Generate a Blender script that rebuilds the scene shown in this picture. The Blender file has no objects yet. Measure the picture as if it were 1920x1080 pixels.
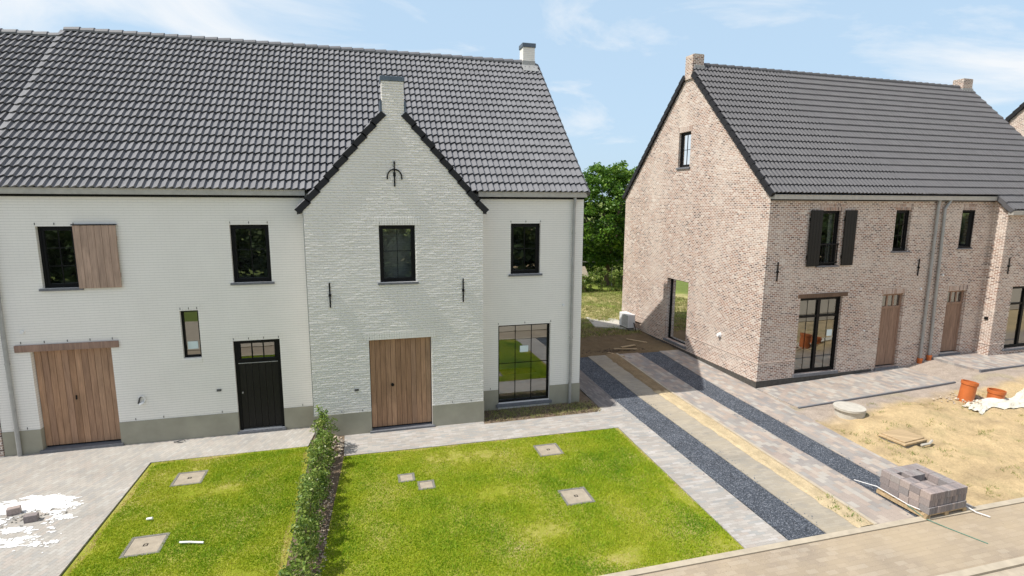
import bpy, bmesh, math, random
import numpy as np
from mathutils import Vector, Matrix, noise
random.seed(7); rng = np.random.default_rng(7)
scene = bpy.context.scene
COL = scene.collection

# ------------------------------------------------------------------ camera
F, PITCH, ROLL, YAW = 1027.06, 0.158697, 0.005161, 0.263471
CAM = Vector((-5.99855, -14.52957, 5.90492))
fw = Vector((math.sin(YAW)*math.cos(PITCH), math.cos(YAW)*math.cos(PITCH), -math.sin(PITCH)))
rt = Vector((math.cos(YAW), -math.sin(YAW), 0)); up = rt.cross(fw)
r2 = rt*math.cos(ROLL)+up*math.sin(ROLL); u2 = up*math.cos(ROLL)-rt*math.sin(ROLL)
cd = bpy.data.cameras.new('camera'); co = bpy.data.objects.new('camera', cd); COL.objects.link(co)
m = Matrix.Identity(4)
for i in range(3): m[i][0], m[i][1], m[i][2], m[i][3] = r2[i], u2[i], -fw[i], CAM[i]
co.matrix_world = m
cd.sensor_width = 36; cd.lens = F/1920*36; cd.clip_start = .1; cd.clip_end = 6000
scene.camera = co
# ------------------------------------------------------------------ sky, sun, exposure
SUN_EL, SUN_AZ = math.radians(55.9), math.radians(2.5)     # light travels towards +x, a hair towards +y
world = bpy.data.worlds.new('World'); scene.world = world; world.use_nodes = True
wn = world.node_tree; wn.nodes.clear()
sky = wn.nodes.new('ShaderNodeTexSky'); sky.sky_type = 'NISHITA'; sky.sun_disc = False
sky.sun_elevation = SUN_EL; sky.sun_rotation = math.radians(270)-SUN_AZ
sky.air_density = 1.0; sky.dust_density = 1.5; sky.ozone_density = 1.0
bg = wn.nodes.new('ShaderNodeBackground'); bg.inputs[1].default_value = .145
wo = wn.nodes.new('ShaderNodeOutputWorld')
tc = wn.nodes.new('ShaderNodeTexCoord')
mp = wn.nodes.new('ShaderNodeMapping'); mp.inputs['Scale'].default_value = (1.0, 1.6, 4.5); mp.inputs['Rotation'].default_value = (.2, .25, .5)
mp.inputs['Location'].default_value = (.35, .1, .0)
nz = wn.nodes.new('ShaderNodeTexNoise'); nz.inputs['Scale'].default_value = 1.7; nz.inputs['Detail'].default_value = 9; nz.inputs['Roughness'].default_value = .58
nz.inputs['Distortion'].default_value = .6
cr = wn.nodes.new('ShaderNodeValToRGB'); cr.color_ramp.elements[0].position = .51; cr.color_ramp.elements[1].position = .66
cr.color_ramp.elements[1].color = (.85, .85, .85, 1)
mx = wn.nodes.new('ShaderNodeMixRGB'); mx.inputs[2].default_value = (6.7, 6.8, 6.9, 1)
bw = wn.nodes.new('ShaderNodeMixRGB'); bw.inputs[2].default_value = (4.0, 5.4, 6.8, 1)
sz = wn.nodes.new('ShaderNodeSeparateXYZ'); mr = wn.nodes.new('ShaderNodeMapRange'); mr.interpolation_type = 'SMOOTHSTEP'; mr.inputs[1].default_value = .30; mr.inputs[2].default_value = .75; mr.inputs[3].default_value = .80; mr.inputs[4].default_value = .12
wn.links.new(tc.outputs['Generated'], sz.inputs[0]); wn.links.new(sz.outputs[2], mr.inputs[0]); wn.links.new(mr.outputs[0], bw.inputs[0])
lk = wn.links.new
lk(tc.outputs['Generated'], mp.inputs[0]); lk(mp.outputs[0], nz.inputs['Vector'])
sx = wn.nodes.new('ShaderNodeVectorMath'); sx.operation = 'DOT_PRODUCT'; sx.inputs[1].default_value = (math.cos(YAW), -math.sin(YAW), 0); lk(tc.outputs['Generated'], sx.inputs[0])
s2 = wn.nodes.new('ShaderNodeMath'); s2.operation = 'ABSOLUTE'; lk(sx.outputs['Value'], s2.inputs[0])
s3 = wn.nodes.new('ShaderNodeMath'); s3.operation = 'MULTIPLY_ADD'; s3.inputs[1].default_value = .28; s3.inputs[2].default_value = -.06; lk(s2.outputs[0], s3.inputs[0])
s4 = wn.nodes.new('ShaderNodeMath'); s4.operation = 'ADD'; lk(nz.outputs[0], s4.inputs[0]); lk(s3.outputs[0], s4.inputs[1]); lk(s4.outputs[0], cr.inputs[0])
lk(sky.outputs[0], bw.inputs[1]); lk(bw.outputs[0], mx.inputs[1]); lk(cr.outputs[0], mx.inputs[0]); lk(mx.outputs[0], bg.inputs[0]); lk(bg.outputs[0], wo.inputs[0])
sd = bpy.data.lights.new('sun', 'SUN'); sd.energy = 5.0; sd.angle = math.radians(.5); sd.color = (1, .955, .885)
so = bpy.data.objects.new('sun', sd); COL.objects.link(so); so.location = (-30, 0, 45)
ld = Vector((math.cos(SUN_EL)*math.cos(SUN_AZ), math.cos(SUN_EL)*math.sin(SUN_AZ), -math.sin(SUN_EL)))
so.rotation_euler = ld.to_track_quat('-Z', 'Y').to_euler()
scene.view_settings.view_transform = 'Standard'; scene.view_settings.look = 'None'
scene.view_settings.exposure = 0.0; scene.view_settings.gamma = 1

# ------------------------------------------------------------------ material helpers
class G:
    def __init__(s, name, rough=.8, spec=.3):
        s.m = bpy.data.materials.new(name); s.m.use_nodes = True; s.t = s.m.node_tree
        s.b = s.t.nodes['Principled BSDF']; s.b.inputs['Roughness'].default_value = rough
        s.b.inputs['Specular IOR Level'].default_value = spec
        s.tc = s.t.nodes.new('ShaderNodeTexCoord'); s.obj = s.tc.outputs['Object']
        s.sep = s.t.nodes.new('ShaderNodeSeparateXYZ'); s.link(s.obj, s.sep.inputs[0])
        s.x, s.y, s.z = s.sep.outputs
    def link(s, a, b): s.t.links.new(a, b)
    def math(s, op, a, b=None, c=None):
        n = s.t.nodes.new('ShaderNodeMath'); n.operation = op
        for i, v in enumerate((a, b, c)):
            if v is None: continue
            if isinstance(v, (int, float)): n.inputs[i].default_value = v
            else: s.link(v, n.inputs[i])
        return n.outputs[0]
    def comb(s, x, y, z=0.):
        n = s.t.nodes.new('ShaderNodeCombineXYZ')
        for i, v in enumerate((x, y, z)):
            if isinstance(v, (int, float)): n.inputs[i].default_value = v
            else: s.link(v, n.inputs[i])
        return n.outputs[0]
    def noise(s, scale, detail=4, rough=.55, vec=None, sc=(1, 1, 1), dist=0.):
        mp = s.t.nodes.new('ShaderNodeMapping'); mp.inputs['Scale'].default_value = sc
        s.link(vec if vec is not None else s.obj, mp.inputs[0])
        n = s.t.nodes.new('ShaderNodeTexNoise'); n.inputs['Scale'].default_value = scale
        n.inputs['Detail'].default_value = detail; n.inputs['Roughness'].default_value = rough; n.inputs['Distortion'].default_value = dist
        s.link(mp.outputs[0], n.inputs['Vector']); return n.outputs[0]
    def white(s, vec):
        n = s.t.nodes.new('ShaderNodeTexWhiteNoise'); n.noise_dimensions = '3D'; s.link(vec, n.inputs['Vector']); return n.outputs[0]
    def ramp(s, fac, stops, const=False):
        n = s.t.nodes.new('ShaderNodeValToRGB'); e = n.color_ramp
        if const: e.interpolation = 'CONSTANT'
        while len(e.elements) < len(stops): e.elements.new(.5)
        for el, (p, c) in zip(e.elements, stops):
            el.position = p; el.color = (*c, 1) if len(c) == 3 else c
        s.link(fac, n.inputs[0]); return n.outputs[0]
    def mix(s, fac, a, b, mode='MIX'):
        n = s.t.nodes.new('ShaderNodeMixRGB'); n.blend_type = mode
        for i, v in enumerate((fac, a, b)):
            if isinstance(v, (int, float)): n.inputs[i].default_value = v
            elif isinstance(v, tuple): n.inputs[i].default_value = (*v, 1)
            else: s.link(v, n.inputs[i])
        return n.outputs[0]
    def scale(s, col, val):
        return s.mix(1., col, s.comb(val, val, val), 'MULTIPLY')
    def rng(s, v, a, b, c, d):
        n = s.t.nodes.new('ShaderNodeMapRange'); s.link(v, n.inputs[0])
        for i, k in enumerate((a, b, c, d)): n.inputs[i+1].default_value = k
        return n.outputs[0]
    def cells(s, u, v, w, h, joint, off=.5, jh=None):
        r = s.math('FLOOR', s.math('DIVIDE', v, h))
        uu = s.math('ADD', s.math('DIVIDE', u, w), s.math('MULTIPLY', s.math('MODULO', s.math('ABSOLUTE', r), 2.), off))
        c = s.math('FLOOR', uu)
        fu = s.math('MULTIPLY', s.math('FRACT', uu), w); fv = s.math('MULTIPLY', s.math('FRACT', s.math('DIVIDE', v, h)), h)
        mask = s.math('MAXIMUM', s.math('LESS_THAN', fu, joint), s.math('LESS_THAN', fv, joint if jh is None else jh))
        return s.white(s.comb(c, r)), s.white(s.comb(c, r, 7.3)), mask
    def bump(s, h, strength=.5, dist=.02, prev=None):
        n = s.t.nodes.new('ShaderNodeBump'); n.inputs['Strength'].default_value = strength; n.inputs['Distance'].default_value = dist
        s.link(h, n.inputs['Height'])
        if prev is not None: s.link(prev, n.inputs['Normal'])
        return n.outputs[0]
    def out(s, col=None, nrm=None, rough=None):
        if isinstance(col, tuple): s.b.inputs['Base Color'].default_value = (*col, 1)
        elif col is not None: s.link(col, s.b.inputs['Base Color'])
        if nrm is not None: s.link(nrm, s.b.inputs['Normal'])
        if rough is not None: s.link(rough, s.b.inputs['Roughness'])
        return s.m
M = {}
def plain(name, col, rough=.7, spec=.3, var=.12, nscale=6., metal=0.):
    g = G(name, rough, spec); n = g.noise(nscale, 5); g.b.inputs['Metallic'].default_value = metal
    M[name] = g.out(g.scale(g.mix(1., col, col), g.rng(n, .3, .7, 1-var, 1+var)), g.bump(n, .15, .01)); return M[name]
def white_brick(name, rough_wall):
    g = G(name, .55 if rough_wall else .62, .35); u = g.math('ADD', g.x, g.y)
    a, b, mk = g.cells(u, g.z, .20, .0605, .004, .5, .014)
    n1 = g.noise(9 if rough_wall else 5, 6, .6, sc=(1, 1, 2.4)); n2 = g.noise(.6, 3); n3 = g.noise(1.0, 3, .5, sc=(4, 4, .25))
    col = g.mix(n2, (.80, .77, .72), (.85, .825, .785)); col = g.scale(col, g.rng(g.noise(1.6, 6, .65), .3, .7, .965, 1.025))
    col = g.mix(g.math('MULTIPLY', mk, .15 if rough_wall else .34), col, (.42, .41, .38))
    h = g.math('SUBTRACT', g.math('ADD', g.math('MULTIPLY', a, .3), g.math('MULTIPLY', n1, .9)), g.math('MULTIPLY', mk, .8))
    M[name] = g.out(col, g.bump(h, .9 if rough_wall else .28, .022 if rough_wall else .008))
white_brick('white_brick', False); white_brick('rough_white_brick', True)
def red_brick(name, rot=False):
    g = G(name, .9, .15); u = g.math('ADD', g.x, g.y); v = g.z
    if rot: a, b, mk = g.cells(v, u, .25, .062, .009, 0.)
    else: a, b, mk = g.cells(u, v, .156, .0575, .025, .5, .014)
    col = g.ramp(a, [(0, (.32, .215, .17)), (.2, (.42, .30, .24)), (.40, (.35, .215, .165)), (.58, (.46, .36, .31)), (.72, (.33, .25, .22)), (.84, (.17, .12, .105)), (.94, (.54, .46, .40))], True)
    col = g.scale(col, g.rng(b, 0, 1, .90, 1.10))
    n = g.noise(.7, 5, .6); n2 = g.noise(45, 3); n3 = g.noise(2.3, 6, .65)
    col = g.mix(g.math('MULTIPLY', g.rng(n, .46, .70, 0, 1), .48), col, (.68, .60, .52))
    col = g.scale(col, g.rng(n2, .3, .7, .85, 1.15)); col = g.mix(g.rng(n3, .60, .8, 0, .25), col, (.62, .58, .54))
    col = g.mix(mk, col, (.74, .665, .59))
    h = g.math('SUBTRACT', g.math('ADD', g.math('MULTIPLY', a, .4), g.math('MULTIPLY', n2, .6)), mk)
    M[name] = g.out(col, g.bump(h, .6, .012))
red_brick('brick'); red_brick('brick_soldier', True)
def tile_mat(name, c0, rough, spec=.5):
    g = G(name, rough, spec); at = g.t.nodes.new('ShaderNodeAttribute'); at.attribute_name = 'var'
    n = g.noise(3, 5); n2 = g.noise(40, 3)
    col = g.scale(g.mix(1., c0, c0), g.math('MULTIPLY', g.rng(at.outputs['Fac'], 0, 1, .93, 1.07), g.rng(n, .3, .7, .93, 1.07)))
    M[name] = g.out(col, g.bump(n2, .08, .004), g.rng(n, .3, .7, rough-.05, rough+.08))
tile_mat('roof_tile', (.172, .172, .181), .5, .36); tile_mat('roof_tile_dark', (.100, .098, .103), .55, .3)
tile_mat('verge_tile', (.020, .020, .023), .6, .25)
def pavers(name, w, h, stops, joint=.006, jcol=(.25, .22, .19), swap=False, rot=0., off=.5, dust=None, big=.0):
    g = G(name, .88, .2); x, y = g.x, g.y
    if rot:
        c_, s_ = math.cos(rot), math.sin(rot)
        x2 = g.math('ADD', g.math('MULTIPLY', x, c_), g.math('MULTIPLY', y, s_)); y2 = g.math('SUBTRACT', g.math('MULTIPLY', y, c_), g.math('MULTIPLY', x, s_)); x, y = x2, y2
    if swap: x, y = y, x
    a, b, mk = g.cells(x, y, w, h, joint, off)
    col = g.ramp(a, stops, True); n = g.noise(1.1, 5, .6); n2 = g.noise(60, 3); n3 = g.noise(.35, 4)
    col = g.scale(col, g.math('MULTIPLY', g.rng(n, .3, .7, .88, 1.12), g.rng(n2, .3, .7, .88, 1.12)))
    col = g.mix(g.math('MULTIPLY', mk, .75), col, jcol)
    if dust:
        col = g.mix(g.rng(g.math('ADD', n3, g.math('MULTIPLY', n, .5)), .55, .95, dust[1], dust[2]), col, dust[0])
    M[name] = g.out(col, g.bump(g.math('SUBTRACT', g.math('ADD', g.math('MULTIPLY', a, .3), g.math('MULTIPLY', n2, .4)), mk), .5, .008))
pavers('path_pavers', .20, .066, [(0, (.365, .34, .31)), (.3, (.42, .39, .355)), (.55, (.335, .33, .315)), (.75, (.40, .355, .315)), (.9, (.45, .425, .40))], .004, (.30, .27, .23), rot=0)
pavers('drive_pavers', .16, .08, [(0, (.385, .36, .325)), (.3, (.415, .385, .345)), (.55, (.36, .345, .32)), (.75, (.41, .37, .33)), (.9, (.43, .41, .375))], .006, (.27, .24, .20), rot=1.2)
pavers('tan_pavers', .20, .06, [(0, (.33, .30, .25)), (.4, (.36, .33, .28)), (.7, (.31, .29, .255)), (.9, (.39, .35, .29))], .004, (.26, .23, .18), swap=False, dust=((.46, .38, .26), 0., .55))
pavers('mixed_pavers', .21, .14, [(0, (.28, .26, .25)), (.22, (.37, .305, .265)), (.42, (.315, .30, .285)), (.58, (.42, .36, .31)), (.76, (.33, .28, .25)), (.9, (.41, .385, .35))], .004, (.24, .21, .18), swap=True, dust=((.46, .40, .32), 0., .25))
pavers('shade_pavers', .20, .06, [(0, (.20, .18, .17)), (.4, (.24, .218, .205)), (.7, (.18, .168, .162))], .004, (.2, .18, .16), swap=True)  # finer dark pavers, colour lowered further to deepen the house shadow
pavers('road_pavers', .20, .10, [(0, (.32, .265, .205)), (.35, (.36, .30, .235)), (.6, (.30, .25, .20)), (.85, (.38, .325, .26))], .004, (.30, .25, .19), dust=((.44, .35, .235), .10, .75))
def gravel_mat():
    g = G('blue_gravel', .75, .3); v = g.t.nodes.new('ShaderNodeTexVoronoi'); v.inputs['Scale'].default_value = 52; g.link(g.obj, v.inputs['Vector'])
    r = g.white(v.outputs['Color']); col = g.ramp(r, [(0, (.040, .048, .060)), (.4, (.078, .092, .115)), (.75, (.13, .147, .178)), (1, (.30, .32, .36))])
    n = g.noise(2.2, 5); col = g.scale(col, g.rng(n, .3, .7, .85, 1.15))
    M['blue_gravel'] = g.out(col, g.bump(g.math('SUBTRACT', 1., v.outputs['Distance']), 1., .03))
gravel_mat()
def soil_mat():
    g = G('soil', .95, .1); at = g.t.nodes.new('ShaderNodeAttribute'); at.attribute_name = 'soil'
    n = g.noise(3.2, 8, .65); n2 = g.noise(26, 5, .7); n3 = g.noise(.8, 6, .6, dist=1.)
    col = g.scale(at.outputs['Color'], g.math('MULTIPLY', g.rng(n, .3, .7, .82, 1.16), g.rng(n2, .3, .7, .80, 1.2)))
    col = g.mix(g.rng(n3, .60, .75, 0, .35), col, (.36, .30, .22))
    M['soil'] = g.out(col, g.bump(g.math('ADD', g.math('MULTIPLY', n, 2.), n2), .8, .04))
soil_mat()
def lawn_mat():
    g = G('lawn_soil', .95, .1); n = g.noise(.9, 6, .6); n2 = g.noise(22, 5, .7)
    col = g.ramp(g.math('ADD', g.math('MULTIPLY', n, .7), g.math('MULTIPLY', n2, .3)), [(.3, (.14, .20, .010)), (.48, (.24, .27, .025)), (.6, (.35, .32, .09)), (.7, (.44, .36, .19))])
    M['lawn_soil'] = g.out(col, g.bump(n2, .6, .03))
lawn_mat()
def leafy(name, stops, rough=.5, trans=.25):
    g = G(name, rough, .35); at = g.t.nodes.new('ShaderNodeAttribute'); at.attribute_name = 'var'
    col = g.ramp(at.outputs['Fac'], stops); g.out(col)
    tr = g.t.nodes.new('ShaderNodeBsdfTranslucent'); g.link(col, tr.inputs[0]); ms = g.t.nodes.new('ShaderNodeMixShader'); ms.inputs[0].default_value = trans
    o = g.t.nodes['Material Output']; g.link(g.b.outputs[0], ms.inputs[1]); g.link(tr.outputs[0], ms.inputs[2]); g.link(ms.outputs[0], o.inputs[0]); M[name] = g.m
leafy('grass_blade', [(0, (.13, .28, .006)), (.35, (.28, .41, .010)), (.62, (.42, .47, .020)), (.84, (.56, .51, .09)), (1, (.62, .50, .22))], .6, .3)
leafy('hedge_leaf', [(0, (.06, .13, .02)), (.45, (.16, .24, .04)), (.8, (.31, .37, .08)), (1, (.46, .47, .17))], .4)
leafy('tree_leaf', [(0, (.04, .11, .012)), (.5, (.12, .24, .025)), (1, (.32, .44, .07))], .45, .3)
leafy('far_leaf', [(0, (.018, .035, .010)), (.5, (.045, .075, .018)), (.85, (.11, .13, .04)), (1, (.22, .19, .10))], .8, .1)
leafy('dry_grass', [(0, (.12, .20, .03)), (.5, (.30, .31, .09)), (1, (.47, .40, .20))], .8, .2)
def wood(name, stops, w=.13, rough=.65, joint=.008, gs=1.):
    g = G(name, rough, .3); u = g.math('ADD', g.x, g.y); at = g.t.nodes.new('ShaderNodeAttribute'); at.attribute_name = 'var'; a = at.outputs['Fac']
    col = g.ramp(a, stops); vv = g.comb(g.math('ADD', u, g.math('MULTIPLY', a, 9.)), 0., g.z)
    n = g.noise(26*gs, 6, .65, vec=vv, sc=(1, 1, .06), dist=.8); n2 = g.noise(2.2, 4, .6, vec=vv, sc=(1.4, 1, .5))
    col = g.scale(col, g.math('MULTIPLY', g.rng(n, .3, .7, .70, 1.25), g.rng(n2, .3, .7, .84, 1.18)))
    M[name] = g.out(col, g.bump(n, .3, .006))
wood('cedar_boards', [(0, (.31, .178, .105)), (.35, (.40, .238, .145)), (.6, (.34, .205, .132)), (.8, (.44, .278, .175)), (1, (.28, .162, .103))])
wood('shutter_boards', [(0, (.35, .245, .185)), (.5, (.40, .28, .215)), (1, (.33, .235, .18))], .115)
wood('door_boards', [(0, (.26, .165, .115)), (.5, (.29, .185, .13)), (1, (.245, .155, .11))], .11)
wood('black_boards', [(0, (.006, .006, .005)), (1, (.010, .009, .008))], .13, .5, .006)
wood('beam_wood', [(0, (.27, .175, .135)), (1, (.31, .20, .15))], 9.)
wood('dark_beam', [(0, (.12, .075, .05)), (1, (.15, .09, .06))], 9.)
wood('raw_wood', [(0, (.42, .31, .18)), (1, (.5, .37, .22))], 9.)
plain('black_frame', (.0045, .0045, .005), .5, .2); plain('bluestone', (.16, .165, .18), .6, .3, .15, 14); plain('plinth', (.335, .32, .255), .85, .2, .1, 2.2)
plain('zinc', (.36, .36, .35), .5, .4, .1, 8, .25); plain('zinc_gutter', (.44, .42, .385), .55, .4, .1, 8, .2); plain('lead', (.10, .13, .17), .6, .4)
plain('iron', (.008, .008, .008), .6, .2); plain('white_plastic', (.75, .75, .75), .4, .4, .03); plain('grey_plastic', (.09, .09, .09), .5)
plain('paper', (.68, .78, .78), .7, .2, .02); plain('interior', (.50, .49, .47), .9, .1, .04, 1.); plain('interior_floor', (.42, .38, .33), .7, .3, .05, 1.)
plain('concrete', (.36, .31, .24), .9, .15, .15, 7); plain('light_concrete', (.50, .47, .41), .9, .15, .12, 7); plain('dark_edge', (.20, .19, .17), .9, .1, .2, 20)
plain('kerb', (.45, .39, .30), .9, .15, .12, 5); plain('orange_pvc', (.50, .135, .035), .45, .4, .1, 5); plain('plaster_white', (.86, .86, .85), .9, .1, .04, 10)
plain('tarp', (.66, .62, .52), .6, .3, .08, 6); plain('bark', (.14, .105, .075), .9, .1, .25, 12); plain('bitumen', (.085, .08, .072), .8, .2, .2, 9)
plain('brick_band', (.56, .47, .41), .9, .1, .15, 20); plain('stone', (.48, .40, .31), .9, .1, .25, 9); plain('green_strap', (.10, .22, .17), .5); plain('hazed_hill', (.30, .38, .44), 1., 0., .1, .01)  # hill colour has the pale blue of distance haze mixed in
plain('sandy_road', (.42, .36, .28), .9, .1, .15, 6); plain('curtain', (.55, .53, .49), .9, .1, .1, 30)
def paver_block():
    g = G('paver_block', .88, .2); oi = g.t.nodes.new('ShaderNodeObjectInfo'); n = g.noise(30, 4)
    col = g.ramp(oi.outputs['Random'], [(0, (.20, .18, .18)), (.35, (.31, .26, .245)), (.6, (.235, .22, .22)), (.85, (.38, .31, .28)), (1, (.27, .26, .255))])
    M['paver_block'] = g.out(g.scale(col, g.rng(n, .3, .7, .85, 1.15)), g.bump(n, .4, .006))
paver_block()
def glass_mat(name, refl=.30, tint=(.80, .84, .82)):
    g = G(name); t = g.t; gl = t.nodes.new('ShaderNodeBsdfGlossy'); gl.inputs['Roughness'].default_value = 0.0; gl.inputs[0].default_value = (.93, .95, .95, 1)
    tr = t.nodes.new('ShaderNodeBsdfTransparent'); tr.inputs[0].default_value = (*tint, 1); lw = t.nodes.new('ShaderNodeLayerWeight'); lw.inputs[0].default_value = .45
    f = g.math('ADD', g.math('MULTIPLY', lw.outputs['Fresnel'], 1.-refl), refl); ms = t.nodes.new('ShaderNodeMixShader'); g.link(f, ms.inputs[0]); g.link(tr.outputs[0], ms.inputs[1]); g.link(gl.outputs[0], ms.inputs[2])
    n = g.noise(1.3, 2); bp = g.bump(n, .06, .01); g.link(bp, gl.inputs['Normal'])
    g.link(ms.outputs[0], t.nodes['Material Output'].inputs[0]); M[name] = g.m
glass_mat('glass', .20); glass_mat('clear_glass', .16, (.88, .93, .90))

# ------------------------------------------------------------------ mesh helpers
class MB:
    def __init__(s): s.v = []; s.f = []; s.cur = .5; s.fv = []
    def add(s, vs, fs):
        o = len(s.v); s.v += [tuple(p) for p in vs]; s.f += [tuple(i+o for i in f) for f in fs]; s.fv += [s.cur]*len(fs)
    def box(s, x0, x1, y0, y1, z0, z1, fr=None):
        P = [(x, y, z) for z in (z0, z1) for y in (y0, y1) for x in (x0, x1)]
        if fr: P = [fr(*p) for p in P]
        s.add(P, [(0, 2, 3, 1), (4, 5, 7, 6), (0, 1, 5, 4), (2, 6, 7, 3), (0, 4, 6, 2), (1, 3, 7, 5)]); return s
    def quad(s, *p): s.add(p, [tuple(range(len(p)))]); return s
    def prism(s, pts, vec):
        n = len(pts); a = [Vector(p) for p in pts]; b = [p+Vector(vec) for p in a]
        s.add(a+b, [tuple(range(n))[::-1], tuple(range(n, 2*n))]+[(i, (i+1) % n, n+(i+1) % n, n+i) for i in range(n)]); return s
    def tube(s, pts, r, n=10, cap=True, r1=None):
        pts = [Vector(p) for p in pts]; rings = []
        for i, p in enumerate(pts):
            d = (pts[min(i+1, len(pts)-1)]-pts[max(i-1, 0)]).normalized(); a = d.orthogonal().normalized() if i == 0 else (rings[-1][1]-d*rings[-1][1].dot(d)).normalized()
            b = d.cross(a); rr = r if r1 is None else r+(r1-r)*i/(len(pts)-1)
            rings.append(([p+(a*math.cos(2*math.pi*k/n)+b*math.sin(2*math.pi*k/n))*rr for k in range(n)], a))
        vs = [q for ring, _ in rings for q in ring]; fs = []
        for i in range(len(pts)-1):
            for k in range(n): fs.append((i*n+k, i*n+(k+1) % n, (i+1)*n+(k+1) % n, (i+1)*n+k))
        if cap: fs += [tuple(range(n))[::-1], tuple(range((len(pts)-1)*n, len(pts)*n))]
        s.add(vs, fs); return s
    def build(s, name, mat, parent=None, loc=(0, 0, 0), rz=0., smooth=False, fix=True, bevel=0.):
        me = bpy.data.meshes.new(name); me.from_pydata(s.v, [], s.f)
        if fix:
            bm = bmesh.new(); bm.from_mesh(me); bmesh.ops.recalc_face_normals(bm, faces=bm.faces[:]); bm.to_mesh(me); bm.free()
        if len(s.fv) == len(me.polygons): a_ = me.attributes.new('var', 'FLOAT', 'FACE'); a_.data.foreach_set('value', s.fv)
        me.materials.append(M[mat] if isinstance(mat, str) else mat)
        if smooth: me.polygons.foreach_set('use_smooth', [True]*len(me.polygons))
        o = bpy.data.objects.new(name, me); COL.objects.link(o); o.location = loc; o.rotation_euler = (0, 0, rz)
        if parent: o.parent = parent
        if bevel:
            b = o.modifiers.new('bevel', 'BEVEL'); b.width = bevel; b.segments = 2
        return o
def tag(o, label=None, cat=None, group=None, kind=None):
    if label: o['label'] = label
    if cat: o['category'] = cat
    if group: o['group'] = group
    if kind: o['kind'] = kind
    return o
def empty(name, loc=(0, 0, 0), rz=0.):
    o = bpy.data.objects.new(name, None); COL.objects.link(o); o.location = loc; o.rotation_euler = (0, 0, rz); o.empty_display_size = .3; return o
def np_mesh(name, mat, verts, k, var=None, parent=None):
    """n polygons of k corners from an (n*k,3) array"""
    n = len(verts)//k; me = bpy.data.meshes.new(name); me.vertices.add(n*k); me.vertices.foreach_set('co', np.asarray(verts, np.float32).ravel())
    me.loops.add(n*k); me.loops.foreach_set('vertex_index', np.arange(n*k, dtype=np.int32)); me.polygons.add(n)
    me.polygons.foreach_set('loop_start', np.arange(0, n*k, k, dtype=np.int32)); me.update(calc_edges=True)
    if var is not None:
        a = me.attributes.new('var', 'FLOAT', 'FACE'); a.data.foreach_set('value', np.asarray(var, np.float32))
    me.materials.append(M[mat]); o = bpy.data.objects.new(name, me); COL.objects.link(o)
    if parent: o.parent = parent
    return o
def vn(x, y, s=1., z=0.): return noise.noise(Vector((x*s, y*s, z)))

# walls with openings: outline rows (z, left, right), holes (a0, a1, z0, z1)
def wall(fr, outline, holes, t=.3, inner=False):
    mb = MB(); zs = sorted({r[0] for r in outline} | {h[2] for h in holes} | {h[3] for h in holes})
    def lr(z, lo):
        rows = outline
        for a, b in zip(rows, rows[1:]):
            if (a[0] <= z < b[0]) if not lo else (a[0] < z <= b[0]):
                k = (z-a[0])/(b[0]-a[0]); return a[1]+(b[1]-a[1])*k, a[2]+(b[2]-a[2])*k
        return rows[-1][1:] if not lo else rows[0][1:]
    for z0, z1 in zip(zs, zs[1:]):
        l0, r0 = lr(z0, False); l1, r1 = lr(z1, True)
        hs = sorted(h for h in holes if h[2] <= z0+1e-6 and h[3] >= z1-1e-6)
        ca, cb = (l0, l1)
        for h in hs:
            mb.quad(fr(ca, 0, z0), fr(h[0], 0, z0), fr(h[0], 0, z1), fr(cb, 0, z1)); ca = cb = h[1]
        mb.quad(fr(ca, 0, z0), fr(r0, 0, z0), fr(r1, 0, z1), fr(cb, 0, z1))
    for a0, a1, z0, z1 in holes:
        mb.quad(fr(a0, 0, z0), fr(a0, t, z0), fr(a0, t, z1), fr(a0, 0, z1)); mb.quad(fr(a1, 0, z0), fr(a1, 0, z1), fr(a1, t, z1), fr(a1, t, z0))
        mb.quad(fr(a0, 0, z1), fr(a0, t, z1), fr(a1, t, z1), fr(a1, 0, z1)); mb.quad(fr(a0, 0, z0), fr(a1, 0, z0), fr(a1, t, z0), fr(a0, t, z0))
    return mb
def relief(mb, fr, outline, holes, bw=.20, bh=.0605, seed=2):
    """uneven hand-painted bricks standing a few mm proud of the wall"""
    r = random.Random(seed); z = outline[0][0]; k = 0
    while z < outline[-1][0]-.02:
        z1 = z+bh-.008; zz = max(outline[0][0], min(z1, outline[-1][0]-.001)); lo = [(a, b) for a, b in zip(outline, outline[1:]) if a[0] <= zz <= b[0]][0]; t = (zz-lo[0][0])/(lo[1][0]-lo[0][0])
        L = lo[0][1]+(lo[1][1]-lo[0][1])*t; Rr = lo[0][2]+(lo[1][2]-lo[0][2])*t; a = L-(bw/2 if k % 2 else 0)
        while a < Rr:
            segs = [(max(a, L), min(a+bw-.008, Rr))]
            for h in holes:
                if h[2] < z1+.003 and h[3] > z-.003:
                    n_ = []
                    for p, q in segs:
                        if q <= h[0] or p >= h[1]: n_.append((p, q))
                        else:
                            if p < h[0]: n_.append((p, h[0]))
                            if q > h[1]: n_.append((h[1], q))
                    segs = n_
            for p, q in segs:
                if q-p < .02: continue
                d = r.uniform(.006, .0095); c = r.uniform(.010, .016); e = [r.uniform(-.0012, .0012) for _ in range(4)]; g_ = [r.uniform(-.004, .004) for _ in range(2)]
                P = [(p, .0, z+g_[0]*.5), (q, .0, z), (q, .0, z1), (p, .0, z1+g_[1]*.5), (p+c*.6, -d+e[0], z+c*.5), (q-c*.6, -d+e[1], z+c*.5), (q-c*.6, -d+e[2], z1-c), (p+c*.6, -d+e[3], z1-c)]
                mb.add([fr(*w_) for w_ in P], [(4, 5, 6, 7), (0, 1, 5, 4), (1, 2, 6, 5), (2, 3, 7, 6), (3, 0, 4, 7)])
            a += bw
        z += bh; k += 1
def pieces(name, mat, parent, boxes, fr=None):
    for b in boxes: mb = MB(); mb.box(*b, fr); mb.build(name, mat, parent)
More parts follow.
